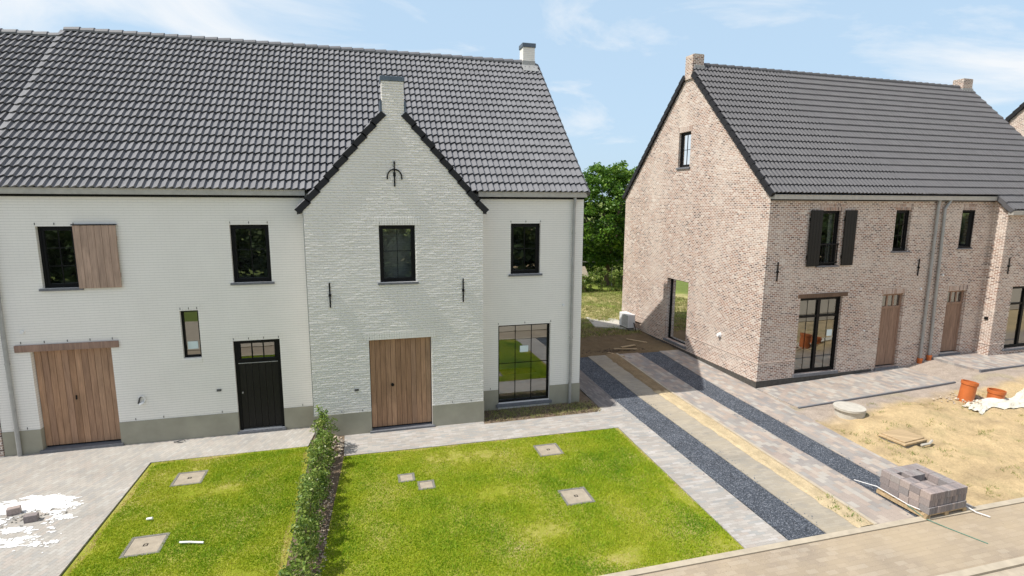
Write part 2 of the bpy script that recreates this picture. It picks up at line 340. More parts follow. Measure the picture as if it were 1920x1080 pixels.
def room(mb, fr, a0, a1, z0, z1, d0, d1):
    P = lambda a, d, z: fr(a, d, z)
    mb.quad(P(a0, d0, z0), P(a0, d1, z0), P(a0, d1, z1), P(a0, d0, z1)); mb.quad(P(a1, d0, z0), P(a1, d0, z1), P(a1, d1, z1), P(a1, d1, z0))
    mb.quad(P(a0, d1, z0), P(a1, d1, z0), P(a1, d1, z1), P(a0, d1, z1)); mb.quad(P(a0, d0, z1), P(a0, d1, z1), P(a1, d1, z1), P(a1, d0, z1)); mb.quad(P(a0, d0, z0), P(a1, d0, z0), P(a1, d1, z0), P(a0, d1, z0))
def window(root, fr, a0, a1, z0, z1, depth=.09, fw_=.055, sash=.045, nv=1, hs=(.5,), muntin=.008, glass='glass', sill=True, mull=(), trans=(), name='window', sillmat='bluestone', sillh=.05, bar=.05, so=.05):
    f = MB(); d0, d1 = depth, depth+.07
    f.box(a0, a1, d0, d1, z0, z0+fw_, fr); f.box(a0, a1, d0, d1, z1-fw_, z1, fr); f.box(a0, a0+fw_, d0, d1, z0+fw_, z1-fw_, fr); f.box(a1-fw_, a1, d0, d1, z0+fw_, z1-fw_, fr)
    e0, e1 = d0+.012, d1-.01; A0, A1, Z0, Z1 = a0+fw_, a1-fw_, z0+fw_, z1-fw_
    if sash:
        f.box(A0, A1, e0, e1, Z0, Z0+sash, fr); f.box(A0, A1, e0, e1, Z1-sash, Z1, fr); f.box(A0, A0+sash, e0, e1, Z0+sash, Z1-sash, fr); f.box(A1-sash, A1, e0, e1, Z0+sash, Z1-sash, fr)
        A0 += sash; A1 -= sash; Z0 += sash; Z1 -= sash
    for x in mull: f.box(x-bar, x+bar, d0-.004, d1-.014, Z0, Z1, fr)
    for z in trans: f.box(A0, A1, d0+.004, d1-.018, z-bar*.7, z+bar*.7, fr)
    for k in range(nv):
        x = A0+(A1-A0)*(k+1)/(nv+1); f.box(x-muntin, x+muntin, d0+.028, d0+.038, Z0, Z1, fr)
    for h in hs:
        z = Z0+(Z1-Z0)*h; f.box(A0, A1, d0+.029, d0+.037, z-muntin, z+muntin, fr)
    w = f.build(name, 'black_frame', root); p = MB(); p.quad(fr(A0-.01, d0+.042, Z0-.01), fr(A1+.01, d0+.042, Z0-.01), fr(A1+.01, d0+.042, Z1+.01), fr(A0-.01, d0+.042, Z1+.01)); p.build('glass_pane', glass, w, fix=False)
    if sill:
        s_ = MB(); s_.box(a0-.06, a1+.06, -so, depth, z0-sillh, z0-.003, fr); s_.build('sill', sillmat, w)
    return w
def tiled(rows, cols, org, U, S, N, pitch=.23, step=.34, amp=.048, lip=.052, soft=False):
    """profiled pan tiles: U along the eave, S up the slope, N outwards"""
    prof = [(0, .0), (.03, .10), (.58, .95), (.65, 1.), (.71, .0), (.84, -.12), (.95, -.06)]
    if soft: prof = [(0, .0), (.14, .16), (.32, .78), (.45, 1.), (.58, .92), (.76, .30), (.88, .02)]
    ts = np.array([p[0] for p in prof]); hs = np.array([p[1] for p in prof])*amp
    un = np.concatenate([(np.arange(cols)[:, None]+ts[None]).ravel(), [cols]])*pitch; hn = np.concatenate([np.tile(hs, cols), [0]])
    U, S, N, org = (np.array(a) for a in (U, S, N, org)); V = []; Fc = []; var = []
    m_ = len(un); colid = np.minimum((np.arange(m_-1)//len(ts)), cols-1)
    for r in range(rows):
        jit = rng.normal(0, .0022, cols+1)[np.minimum(np.arange(m_)//len(ts), cols)]
        base = org+U*un[:, None]; s0, s1 = r*step-.0, (r+1)*step+.03
        lo = base+S*(s0+jit[:, None]*1.5)+N*(hn+lip+jit*.6)[:, None]; hi = base+S*s1+N*hn[:, None]; bot = lo-N*(lip+.012)+S*.035
        o = len(V)*m_; V += [bot, lo, hi]; i = np.arange(m_-1)
        Fc.append(np.stack([o+i, o+i+1, o+m_+i+1, o+m_+i], 1)); Fc.append(np.stack([o+m_+i, o+m_+i+1, o+2*m_+i+1, o+2*m_+i], 1))
        cv = rng.random(cols)[colid]; var += [cv, cv]
    V = np.concatenate(V); Fc = np.concatenate(Fc); return V, Fc, np.concatenate(var)
def tiled_obj(name, mat, parent, mesh):
    V, Fc, var = mesh; me = bpy.data.meshes.new(name); me.vertices.add(len(V)); me.vertices.foreach_set('co', V.astype(np.float32).ravel())
    me.loops.add(Fc.size); me.loops.foreach_set('vertex_index', Fc.astype(np.int32).ravel()); me.polygons.add(len(Fc)); me.polygons.foreach_set('loop_start', np.arange(0, Fc.size, 4, dtype=np.int32)); me.update(calc_edges=True)
    a = me.attributes.new('var', 'FLOAT', 'FACE'); a.data.foreach_set('value', var.astype(np.float32)); me.materials.append(M[mat]); me.shade_flat()
    o = bpy.data.objects.new(name, me); COL.objects.link(o); o.parent = parent; return o
def ridge(x0, x1, y, z, parent, mat='roof_tile', L=.36, name='ridge_tiles', w=.13):
    mb = MB(); n = int(round((x1-x0)/L)); L = (x1-x0)/n
    for i in range(n):
        a, b = x0+i*L, x0+(i+1)*L+.03; dz = .035
        ra = [(math.cos(t)*w, math.sin(t)*w*.85) for t in np.linspace(-.35, math.pi+.35, 9)]
        vs = [(a, y+p*.93, z+q*.93-dz*.4) for p, q in ra]+[(b, y+p*1.04, z+q*1.04+dz*.2) for p, q in ra]; k = len(ra)
        mb.add(vs, [(j, j+1, k+j+1, k+j) for j in range(k-1)]+[tuple(range(k))[::-1], tuple(range(k, 2*k))])
    return mb.build(name, mat, parent)
def verge(parent, top, bot, out, n, mat='verge_tile', wid=.17, hgt=.16, name='verge_tiles', lift=.05):
    """stepped verge tiles along a rake from bot to top; out = unit vector away from the wall"""
    mb = MB(); top, bot, out = Vector(top), Vector(bot), Vector(out); d = top-bot; L = d.length/n; d.normalize(); nn = out.cross(d).normalized()
    if nn.z < 0: nn = -nn
    for i in range(n):
        a = bot+d*(L*i-.03); b = bot+d*(L*(i+1)+.0); q = []
        for P, k in ((a, lift), (b, lift-.035)):
            q += [P-out*wid+nn*k, P+out*.05+nn*k, P+out*.05+nn*(k-hgt), P-out*wid+nn*(k-hgt)]
        mb.add(q, [(0, 1, 2, 3), (7, 6, 5, 4), (0, 4, 5, 1), (1, 5, 6, 2), (2, 6, 7, 3), (3, 7, 4, 0)])
    return mb.build(name, mat, parent)
def gutter(parent, fr, a0, a1, z0, z1, out=.16, seg=2.0, name='gutter'):
    mb = MB(); mb.box(a0, a1, -out, -out+.012, z0, z1, fr); mb.box(a0, a1, -out+.012, -.002, z0, z0+.012, fr); mb.box(a0, a0+.01, -out+.012, -.002, z0+.012, z1-.01, fr); mb.box(a1-.01, a1, -out+.012, -.002, z0+.012, z1-.01, fr)
    mb.tube([fr(a0, -out, z1), fr(a1, -out, z1)], .014, 8); a = a0+seg*.5
    while a < a1: mb.box(a-.012, a+.012, -out-.004, -out-.0005, z0, z1-.015, fr); a += seg
    return mb.build(name, 'zinc_gutter', parent)
def downpipe(parent, pts, r=.045, mat='zinc', straps=(), fr=None, name='downpipe'):
    mb = MB(); mb.tube(pts, r, 12)
    for z in straps:
        for a, b in zip(pts, pts[1:]):
            if min(a[2], b[2]) <= z <= max(a[2], b[2]) and abs(a[2]-b[2]) > .5:
                k = (z-a[2])/(b[2]-a[2]); x = a[0]+(b[0]-a[0])*k; y = a[1]+(b[1]-a[1])*k; mb.tube([(x, y, z-.02), (x, y, z+.02)], r+.008, 12)
    return mb.build(name, mat, parent, smooth=False)
def anchor(parent, fr, a, z0, z1, name='wall_anchor'):
    mb = MB(); mb.box(a-.016, a+.016, -.04, -.012, z0, z1, fr); zm = (z0+z1)/2; mb.box(a-.03, a+.03, -.055, -.0, zm-.03, zm+.03, fr); return mb.build(name, 'iron', parent, bevel=.004)
def weeps(parent, fr, z, xs, proto=[]):
    for x in xs:
        if not proto:
            mb = MB(); mb.box(-.006, .006, -.012, .0, 0, .05); proto.append(mb.build('weep_vent', 'grey_plastic', parent)); o = proto[0]
        else:
            o = proto[0].copy(); COL.objects.link(o); o.parent = parent
        p = fr(x, 0, z); o.location = p

# ------------------------------------------------------------------ ground
YB = -7.29
def bu(x, y):                                   # brick house local frame
    c, s = math.cos(.029), math.sin(.029); dx, dy = x-5.94, y+.318; return dx*c+dy*s, -dx*s+dy*c
def bw_(u, v, z=0.):
    c, s = math.cos(.029), math.sin(.029); return (5.94+c*u-s*v, -.318+s*u+c*v, z)
def sm(a, b, t): t = min(1, max(0, (t-a)/(b-a))); return t*t*(3-2*t)
def height(x, y):
    u, v = bu(x, y); h = -.035
    if y > 0: h += .03*min(y, 4.2)
    if y > 4.0 and x > -1: h += .05+sm(4, 10, y)*.12
    if x > 5.4 and y > YB:
        f = np.interp(u, [-.5, 0, 5, 6.2, 7.4, 9, 20], [-.03, -.02, .12, .17, .38, .42, .55]); d = sm(-6.6, -2.2, v); h = max(h, -.02+(f+.02)*d)
        if v < -2.6: h -= .045*math.exp(-((v+4.3+.25*math.sin(u*.9))/.13)**2)*sm(.8, 1.6, u)+.045*math.exp(-((v+5.6+.3*math.sin(u*.8+.4))/.14)**2)*sm(.8, 1.6, u)
        if v < -1.75:
            k = sm(-1.75, -2.3, v)*sm(-7.0, -6.2, v)*sm(5.4, 5.9, x); h += k*(.07*vn(x, y, 1.1)+.045*vn(x, y, 3.7)+.03*vn(x, y, 8))
            h += .16*math.exp(-((x-7.9)**2/1.6+(y+3.5)**2/.35))*k+.10*math.exp(-((x-9.3)**2/1.4+(y+3.6)**2/.5))*k+.08*math.exp(-((x-11.8)**2/.8+(y+2.9)**2/.15))*k
    if -1 < x < 6 and 3.9 < y < 12: h += sm(3.9, 4.4, y)*(.05*vn(x, y, 1.3)+.04*vn(x, y, 4))
    if y > 30 or abs(x) > 60: h -= .3
    return h
def soil_col(x, y):
    u, v = bu(x, y); n = vn(x, y, .5, 3)+.5*vn(x, y, 2.1, 5)
    sand = Vector((.55, .415, .235)); pink = Vector((.40, .335, .28)); brown = Vector((.185, .135, .08)); dry = Vector((.42, .36, .17)); green = Vector((.20, .26, .05)); meadow = Vector((.16, .20, .05))
    if x > 5.3 and y < 1:
        k = sm(-2.9, -2.2, v+.5*n); c = sand.lerp(pink, k); c = c.lerp(Vector((.33, .29, .15)), .35*sm(.15, .5, vn(x, y, 1.7, 9))); c = c.lerp(Vector((.36, .27, .16)), .55*sm(.05, .45, vn(x, y*2.2, .9, 21))*(1-k)); return c
    if y > 3 and -2 < x < 12 and y < 24:
        c = brown.lerp(dry, sm(8, 10.2, y+n)); g = sm(.0, .35, n+.1*math.sin(y)); k = sm(6.2, 8.5, y)
        if y > 13.5: g = max(g*.5, sm(15.0, 15.8, y))
        return c.lerp(green, g*k*.95)
    if -7.5 < x < -6.6 and y < -1: return Vector((.20, .145, .10))
    if y < 6 and y > -1 and x < 6: return Vector((.22, .17, .12))
    return meadow
def axis(parts):
    r = []
    for a, b, n in parts: r += list(np.linspace(a, b, n, endpoint=False))
    return r+[parts[-1][1]]
xs = axis([(-3000, -200, 6), (-200, -20, 8), (-20, -8, 8), (-8, -6, 10), (-6, -1, 6), (-1, 5.4, 40), (5.4, 20, 120), (20, 60, 12), (60, 400, 6), (400, 3000, 5)])
ys = axis([(-2500, -300, 5), (-300, -30, 8), (-30, -9, 8), (-9, 1, 86), (1, 3.6, 8), (3.6, 13, 64), (13, 24, 26), (24, 120, 14), (120, 3000, 8)])
V = [(x, y, height(x, y)) for y in ys for x in xs]; nx = len(xs)
fc = [(j*nx+i, j*nx+i+1, (j+1)*nx+i+1, (j+1)*nx+i) for j in range(len(ys)-1) for i in range(nx-1)]
me = bpy.data.meshes.new('ground'); me.from_pydata(V, [], fc); me.materials.append(M['soil'])
ca = me.color_attributes.new('soil', 'FLOAT_COLOR', 'POINT'); ca.data.foreach_set('color', [k for p in V for k in (*soil_col(p[0], p[1]), 1.)])
me.polygons.foreach_set('use_smooth', [True]*len(me.polygons)); go = bpy.data.objects.new('ground', me); COL.objects.link(go); tag(go, kind='structure')

def sheet(name, mat, poly, z=0., thick=.08, label=None, kind='structure', zf=None):
    """flat slab over a polygon; zf(x,y) lifts it"""
    mb = MB(); n = len(poly); top = [(x, y, (zf(x, y) if zf else 0)+z) for x, y in poly]; bot = [(x, y, q-thick) for x, y, q in top]
    mb.add(top+bot, [tuple(range(n)), tuple(range(2*n-1, n-1, -1))]+[(i, n+i, n+(i+1) % n, (i+1) % n) for i in range(n)])
    return tag(mb.build(name, mat), label, None, None, kind)
zs_ = lambda x, y: .03*max(0, y)
# light paving: walk in front of the gable and walk along the lawn, all one sheet
sheet('front_path', 'path_pavers', [(-6.66, -.74), (-6.64, -1.93), (.30, -2.04), (.15, YB), (1.04, YB), (1.09, -.28), (.72, -.66), (.38, -.66), (.2, -.90), (-3.07, -.94), (-3.07, -.74)])
sheet('driveway_paving', 'drive_pavers', [(-20, .0), (-20, YB), (-10.86, YB), (-10.86, -1.18), (-7.5, -1.18), (-7.4, -.4), (-7.4, .0)])
def strip(name, mat, L, R, z=0., thick=.07):
    """L, R: polylines (x, y) front to back"""
    mb = MB(); n = len(L); t = [(x, y, zs_(x, y)+z) for p in zip(L, R) for x, y in p]; b = [(x, y, q-thick) for x, y, q in t]
    fs = []
    for i in range(n-1): fs += [(2*i, 2*i+1, 2*i+3, 2*i+2), (2*n+2*i, 2*n+2*i+2, 2*i+2, 2*i), (2*i+1, 2*n+2*i+1, 2*n+2*i+3, 2*i+3)]
    fs += [(0, 2*n, 2*n+1, 1), (2*n-2, 2*n-1, 4*n-1, 4*n-2)]; mb.add(t+b, fs); return tag(mb.build(name, mat), kind='structure')
def ln(a, b, ys_): return [(a[0]+(b[0]-a[0])*(y-a[1])/(b[1]-a[1]), y) for y in ys_]
YS = [YB, -4, -.02, 1, 2.5, 4.05]
g1l = ln((1.08, YB), (1.11, 4), YS); g1r = ln((1.87, YB), (1.96, 4), YS); tr_ = ln((2.56, YB), (2.68, 4), YS); kb = ln((2.92, YB), (3.14, 4), YS)
kb2 = [(x+.07, y) for x, y in kb]; g2l = ln((3.93, YB), (4.06, 4), YS); g2r = ln((4.62, YB), (4.96, 4), YS); hr = [(5.40, YB), (5.62, -4), (5.93, -.25), (5.90, 1), (5.85, 2.5), (5.81, 4.05)]
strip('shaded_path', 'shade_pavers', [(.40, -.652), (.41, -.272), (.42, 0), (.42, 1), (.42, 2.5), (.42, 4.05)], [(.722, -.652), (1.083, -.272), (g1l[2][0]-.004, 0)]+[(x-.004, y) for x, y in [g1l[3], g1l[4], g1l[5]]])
strip('gravel_strip', 'blue_gravel', g1l, g1r, -.012); strip('gravel_strip', 'blue_gravel', g2l, g2r, -.012)
strip('tan_path', 'tan_pavers', [(x+.004, y) for x, y in g1r], tr_)
strip('drive_strip', 'mixed_pavers', [(x+.004, y) for x, y in kb2], [(x-.004, y) for x, y in g2l]); strip('drive_strip', 'mixed_pavers', [(x+.004, y) for x, y in g2r], hr)
strip('kerb_stone', 'kerb', kb, kb2, .03, .12)
# sand spilled between the paths
mb = MB(); n = 90; W = 7; P = []
for j in range(n+1):
    y = YB+(4.0-YB)*j/n; xl = np.interp(y, [YB, 4], [2.56, 2.68]); xr = np.interp(y, [YB, 4], [2.92, 3.14])
    for i in range(W+1):
        x = xl+(xr-xl)*i/W-(.05*abs(vn(y, 3, 2.) if i == 0 else 0)); P.append((x+(-.10*max(0, vn(y, 1.7, 3.)) if i == 0 else 0), y, zs_(x, y)+.004+(.012+.02*abs(vn(x, y, 5.))) * (0 < i < W)+.01*(i > 0)))
mb.add(P, [(j*(W+1)+i, j*(W+1)+i+1, (j+1)*(W+1)+i+1, (j+1)*(W+1)+i) for j in range(n) for i in range(W)])
sb = mb.build('sand_strip', 'soil', fix=False); ca = sb.data.color_attributes.new('soil', 'FLOAT_COLOR', 'POINT')
ca.data.foreach_set('color', [k for p in P for k in ((.55, .44, .275, 1) if p[1] < .2+.3*vn(p[0], 4, 3) else (.30, .22, .13, 1))]); tag(sb, kind='structure')
# road and pavement
mb = MB(); mb.box(-40, 60, YB-.13, YB-.004, -.1, .022); tag(mb.build('road_kerb', 'kerb'), kind='structure')
mb = MB(); mb.box(-40, 60, -8.66, YB-.134, -.1, 0); tag(mb.build('pavement', 'road_pavers'), kind='structure')
mb = MB(); mb.box(-40, 60, -8.80, -8.664, -.1, .03); tag(mb.build('road_kerb', 'kerb'), kind='structure')
mb = MB(); mb.box(-40, 60, -14.5, -8.804, -.15, -.01); tag(mb.build('road', 'sandy_road'), kind='structure')
# front terrace slabs of the brick house
def slab(name, u0, u1, v0, v1, zfun):
    mb = MB(); t = [(*bw_(u, v)[:2], zfun(u)) for u, v in ((u0, v0), (u1, v0), (u1, v1), (u0, v1))]; b = [(x, y, z-.09) for x, y, z in t]
    mb.add(t+b, [(0, 1, 2, 3), (7, 6, 5, 4), (0, 4, 5, 1), (1, 5, 6, 2), (2, 6, 7, 3), (3, 7, 4, 0)]); tag(mb.build(name, 'mixed_pavers'), kind='structure')
    mb = MB(); v0_ = v0-.06; t = [(*bw_(u, v)[:2], zfun(u)+.012) for u, v in ((u0, v0_), (u1+.06, v0_), (u1+.06, v0-.003), (u0, v0-.003))]; b = [(x, y, z-.14) for x, y, z in t]
    mb.add(t+b, [(0, 1, 2, 3), (7, 6, 5, 4), (0, 4, 5, 1), (1, 5, 6, 2), (2, 6, 7, 3), (3, 7, 4, 0)]); tag(mb.build('kerb_stone', 'bluestone'), kind='structure')
slab('entrance_paving', .0, 6.15, -1.72, -.03, lambda u: .006+.2*max(0, u)/6.15)
slab('entrance_paving', 7.45, 20, -1.62, -.03, lambda u: .46+.0*u)

# ------------------------------------------------------------------ lawn
def lawn(poly):
    sheet('lawn', 'lawn_soil', poly, .0, .06)
lawnL = [(-10.82, -1.21), (-10.80, YB), (-7.42, YB), (-7.42, -1.19)]; lawnR = [(-6.64, -1.96), (-6.96, YB), (.13, YB), (.27, -2.07)]
lawn(lawnL); lawn(lawnR)
COV = [(-9.79, -2.2, .60), (-9.83, -4.57, .60), (-1.92, -2.83, .60), (-2.05, -4.95, .60), (-5.31, -3.34, .36), (-4.93, -3.75, .36)]
SPOTS = [(-1.95, -6.95, .35, .2), (.0, -7.0, .35, .28), (-5.4, -1.95, .5, .06), (.05, -5.5, .12, .8), (-4.1, -7.2, .9, .15), (-10.7, -1.3, .3, .1), (-8.2, -6.2, .5, .4), (-9.0, -2.9, .5, .25), (-3.0, -6.0, .5, .3), (-3.6, -4.4, .6, .3)]
def grass(name, x0, x1, y0, y1, n, seed, inside):
    r = np.random.default_rng(seed); x = r.uniform(x0, x1, n); y = r.uniform(y0, y1, n); keep = inside(x, y) & (np.minimum(np.minimum(x-x0, x1-x), y1-y) > .02+.05*np.array([vn(a, b, 5., 3) for a, b in zip(x, y)]))
    for cx, cy, s in COV: keep &= ~((abs(x-cx) < s/2-.015) & (abs(y-cy) < s/2-.015))
    x, y = x[keep], y[keep]; n = len(x)
    f = np.array([1.0*vn(a, b, .55, 2)+.45*vn(a, b, 1.9, 6) + .25*vn(a, b, 6., 8) for a, b in zip(x, y)])
    edge = np.minimum(np.minimum(x-x0, x1-x), y1-y); spot = np.zeros(n)
    for cx, cy, sx_, sy_ in SPOTS: spot = np.maximum(spot, np.exp(-(((x-cx)/sx_)**2+((y-cy)/sy_)**2)))
    f = f+spot*1.1*(1+.5*np.array([vn(a, b, 9., 1) for a, b in zip(x, y)])); bare = (f > .62) | ((edge < .10) & (r.random(n) < .55)); k = ~bare | (r.random(n) < .25); x, y, f, edge = x[k], y[k], f[k], edge[k]; n = len(x)
    h = r.uniform(.018, .042, n)*(1.05-.45*f.clip(-.5, .8)); a = r.uniform(0, 2*np.pi, n); w = r.uniform(.004, .009, n); lean = r.normal(0, .55, (n, 2))
    b = np.stack([x, y, np.full(n, .0)], 1); d = np.stack([np.cos(a)*w, np.sin(a)*w, np.zeros(n)], 1); t = b+np.stack([lean[:, 0]*h, lean[:, 1]*h, h], 1)
    v = np.stack([b-d, b+d, t], 1).reshape(-1, 3); var = (.40+.42*f+r.normal(0, .10, n)+.45*(edge < .07+.12*f)).clip(0, 1)
    return v, var
gv = [grass('g', -10.80, -7.44, YB+.02, -1.22, 95000, 3, lambda x, y: x > -11), grass('g', -6.96, .25, YB+.02, -1.98, 156000, 4, lambda x, y: (x > -6.62+.06*(y+1.96)) & (y < -1.99-.0135*(x+6.64)) & (x < .13+.0268*(y-YB)))]
o = np_mesh('grass', 'grass_blade', np.concatenate([g[0] for g in gv]), 3, np.concatenate([g[1] for g in gv])); tag(o, 'short sunlit grass of the two front lawns', 'grass', None, 'stuff')

# ------------------------------------------------------------------ white house
wh = empty('white_house'); tag(wh, 'white painted brick house with grey pan tile roof and projecting front gable', 'house')
fm = lambda a, d, z: (a, d, z)                 # main facade y=0
GY = -.76
fg = lambda a, d, z: (a, GY+d, z)              # gable facade
SL = .9125; EZ, EY = 6.14, -.15                # eave line of the main roof
RZ, RY = 10.62, 4.76
W0, W1, WW = -14.2, 0.0, 9.52
holesM = [(-13.04, -12.31, 3.88, 5.28), (-10.35, -9.95, 2.06, 3.24), (-9.12, -8.25, 3.88, 5.29), (-9.24, -8.16, .06, 2.42), (-13.45, -11.85, .06, 2.44), (-2.12, -1.27, 3.88, 5.28), (-2.47, -.93, .15, 2.44)]
holesG = [(-5.65, -4.78, 3.88, 5.29), (-5.98, -4.43, .04, 2.43)]
wm = wall(fm, [(-.1, W0, W1), (6.06, W0, W1)], holesM)
GA, GB = -7.36, -3.06; AX = -5.23
# side gable wall (x=0) and rear
def rz_(y): return EZ+(y-EY)*SL-.10
wm.quad((0, 0, -.1), (0, WW, -.1), (0, WW, 6.06), (0, RY, rz_(RY)), (0, 0, 6.06)); wm.quad((W0, WW, -.1), (W1, WW, -.1), (W1, WW, 6.06), (W0, WW, 6.06))
wm.build('wall', 'white_brick', wh, fix=False)
# gable front
ys0 = 5.80
gw = wall(fg, [(-.1, GA, GB), (ys0, GA, GB), (7.98, -5.49, -4.97), (8.66, -5.49, -4.97)], holesG)
for x in (GA, GB): gw.quad((x, GY, -.1), (x, 0, -.1), (x, 0, 5.8), (x, GY, 5.8))
gw.box(-5.488, -4.972, GY+.003, GY+.40, 7.6, 8.655)
relief(gw, fg, [(-.1, GA, GB), (ys0, GA, GB), (7.98, -5.49, -4.97), (8.66, -5.49, -4.97)], holesG)
gw.build('gable_wall', 'rough_white_brick', wh, fix=False)
mb = MB(); mb.box(-5.515, -4.945, GY-.03, GY+.43, 8.66, 8.77); mb.build('gable_cap', 'lead', wh, bevel=.01)
# lead upstands beside the gable shaft
pieces('flashing', 'lead', wh, [(-5.53, -5.492, GY-.01, GY+.42, 7.90, 8.22), (-4.968, -4.93, GY-.01, GY+.42, 7.90, 8.22)])
# plinth
ph = .578
pieces('plinth', 'plinth', wh, [(a, b, -.012, -.0, -.1, ph) for a, b in ((W0, -13.45), (-11.85, -9.24), (-8.16, GA+.0), (GB, -2.47), (-.93, .012))]+[(a, b, GY-.012, GY-.0, -.1, ph) for a, b in ((GA-.012, -5.98), (-4.43, GB+.012))]+[(GA-.012, GA, GY, -.013, -.1, ph), (GB, GB+.012, GY, -.013, -.1, ph), (0, .012, .0, WW, -.1, ph)]+[(x, x+.004, 0.0, .16, -.1, ph) for x in (-13.45, -9.24, -2.47)])
# rooms behind the windows
mb = MB()
for h in holesM: room(mb, fm, h[0]-.5, h[1]+.5, (h[2]-.5 if h[2] > 3 else .05), (h[3]+.15), .301, 3.4)
for h in holesG[:1]: room(mb, fg, h[0]-.6, h[1]+.6, h[2]-.5, h[3]+.15, .301, 3.6)
mb.build('room', 'interior', wh, fix=False)
# windows
w = window(wh, fm, *holesM[0], nv=1, hs=(.33, .67)); window(wh, fm, *holesM[2], nv=1, hs=(.58,)); window(wh, fm, *holesM[5], nv=1, hs=(.5,)); window(wh, fg, *holesG[0], nv=1, hs=(.55,))
w = window(wh, fm, *holesM[1], fw_=.045, sash=.0, nv=0, hs=(), sill=False); mb = MB(); mb.box(-10.27, -10.04, .118, .121, 2.26, 2.45); mb.build('paper_notice', 'paper', w)
mb = MB(); mb.prism([(-10.35, -.012, 1.93), (-10.35, .085, 1.93), (-10.35, .085, 2.057), (-10.35, -.012, 2.03)], (.4, 0, 0)); mb.build('sill', 'white_brick', wh)
w = window(wh, fm, *holesM[6], fw_=.05, sash=.0, nv=2, hs=(.50,), depth=.10, muntin=.009, so=.06, sillh=.09); mb = MB(); mb.box(-1.80, -1.55, .128, .132, 1.60, 1.79); mb.build('paper_notice', 'paper', w)
# soldier lintels painted white
for h, f_ in ((holesM[1], fm), (holesM[2], fm), (holesM[3], fm), (holesG[0], fg), (holesG[1], fg)):
    mb = MB()
    x = h[0]-.10
    while x < h[1]+.08: mb.box(x, x+.050, -(.004 if f_ is fm else .013)-random.random()*.003, .0, h[3]+.004, h[3]+.19, f_); x += .061
    mb.build('lintel', 'white_brick', wh)
    weeps(wh, f_, h[3]+.03, np.linspace(h[0]+.02, h[1]-.02, 3 if h[1]-h[0] < 1 else 4))
for x in np.linspace(-13.6, -11.8, 5): weeps(wh, fm, 2.63, [x])
for h in (holesM[0], holesM[5], holesM[6]): weeps(wh, fm, h[3]+.03, np.linspace(h[0], h[1], 3))
weeps(wh, fm, .60, [-13.7, -11.5, -10.9, -9.6, -7.7, -2.7]); weeps(wh, fg, .60, [-6.7, -6.2, -3.9, -3.4])
# shutter
mb = MB(); n = 6
for i in range(n):
    a = -12.31+i*(.84/n); mb.box(a+.002, a+.84/n-.002, -.075, -.045, 3.87, 5.30)
mb.box(-12.31, -11.47, -.044, -.02, 4.1, 4.2); mb.box(-12.31, -11.47, -.044, -.02, 4.95, 5.05); sh = mb.build('shutter', 'shutter_boards', wh, bevel=.003)
mb = MB(); mb.box(-12.33, -11.45, -.085, -.03, 5.302, 5.325); mb.build('shutter_cap', 'black_frame', sh)
# garage doors
def boards(root, fr, a0, a1, z0, z1, n, mat, depth=.12, name='garage_door', gap=.0035):
    mb = MB(); w_ = (a1-a0-.02)/n
    for i in range(n): mb.cur = random.random(); a = a0+.01+i*w_; mb.box(a+gap, a+w_-gap, depth-random.random()*.003, depth+.05, z0+.05, z1, fr)
    d_ = mb.build(name, mat, root, bevel=.002); mb = MB(); mb.box(a0, a1, depth+.0505, depth+.06, z0, z1, fr); mb.build('dark_backing', 'verge_tile', d_); return d_
d = boards(wh, fm, *holesM[4], 12, 'cedar_boards'); mb = MB(); mb.box(-12.72, -12.70, .09, .12, 1.2, 1.3); mb.build('handle', 'iron', d)
mb = MB(); mb.box(-13.72, -11.68, -.05, .0, 2.445, 2.60); mb.build('lintel_beam', 'beam_wood', wh, bevel=.004)
mb = MB(); mb.box(-13.50, -11.80, -.06, .17, -.02, .065); mb.build('threshold', 'bluestone', wh, bevel=.004)
d = boards(wh, fg, *holesG[1], 12, 'cedar_boards'); mb = MB(); mb.tube([(-5.43, GY+.12, 1.20), (-5.43, GY+.085, 1.20)], .04, 16); mb.build('handle', 'iron', d)
mb = MB(); mb.box(-6.03, -4.38, GY-.06, GY+.17, -.03, .05); mb.build('threshold', 'bluestone', wh, bevel=.004)
# black front door with three-pane fanlight
A0, A1, Z0, Z1 = holesM[3]; mb = MB()
mb.box(A0, A0+.08, .07, .14, Z0, Z1); mb.box(A1-.08, A1, .07, .14, Z0, Z1); mb.box(A0+.08, A1-.08, .07, .14, Z1-.09, Z1); mb.box(A0+.08, A1-.08, .06, .14, Z1-.58, Z1-.49)
mb.box(A0+.08, A0+.14, .08, .14, Z1-.49, Z1-.09); mb.box(A1-.14, A1-.08, .08, .14, Z1-.49, Z1-.09)
iw = (A1-A0-.28)/3
for k in (1, 2): x = A0+.14+iw*k; mb.box(x-.012, x+.012, .08, .13, Z1-.49, Z1-.09)
df = mb.build('door', 'black_frame', wh, bevel=.003)
for k in range(3): x = A0+.14+iw*k+.012; mb = MB(); mb.quad((x, .11, Z1-.49), (x+iw-.024, .11, Z1-.49), (x+iw-.024, .11, Z1-.09), (x, .11, Z1-.09)); mb.build('glass_pane', 'glass', df, fix=False)
mb = MB()
for i in range(6): a = A0+.08+i*(A1-A0-.16)/6; mb.box(a+.003, a+(A1-A0-.16)/6-.003, .085, .12, Z0+.03, Z1-.585)
mb.build('door_leaf', 'black_boards', df, bevel=.003); mb = MB(); mb.tube([(A0+.13, .085, 1.06), (A0+.13, .05, 1.06)], .02, 12); mb.build('handle', 'zinc', df)
mb = MB(); mb.box(A0+.08, A1-.08, .05, .075, Z1-.60, Z1-.585); mb.build('drip_bar', 'zinc', df)
mb = MB(); mb.box(A0-.04, A1+.04, -.06, .16, -.02, Z0-.003); mb.build('threshold', 'bluestone', wh, bevel=.004)
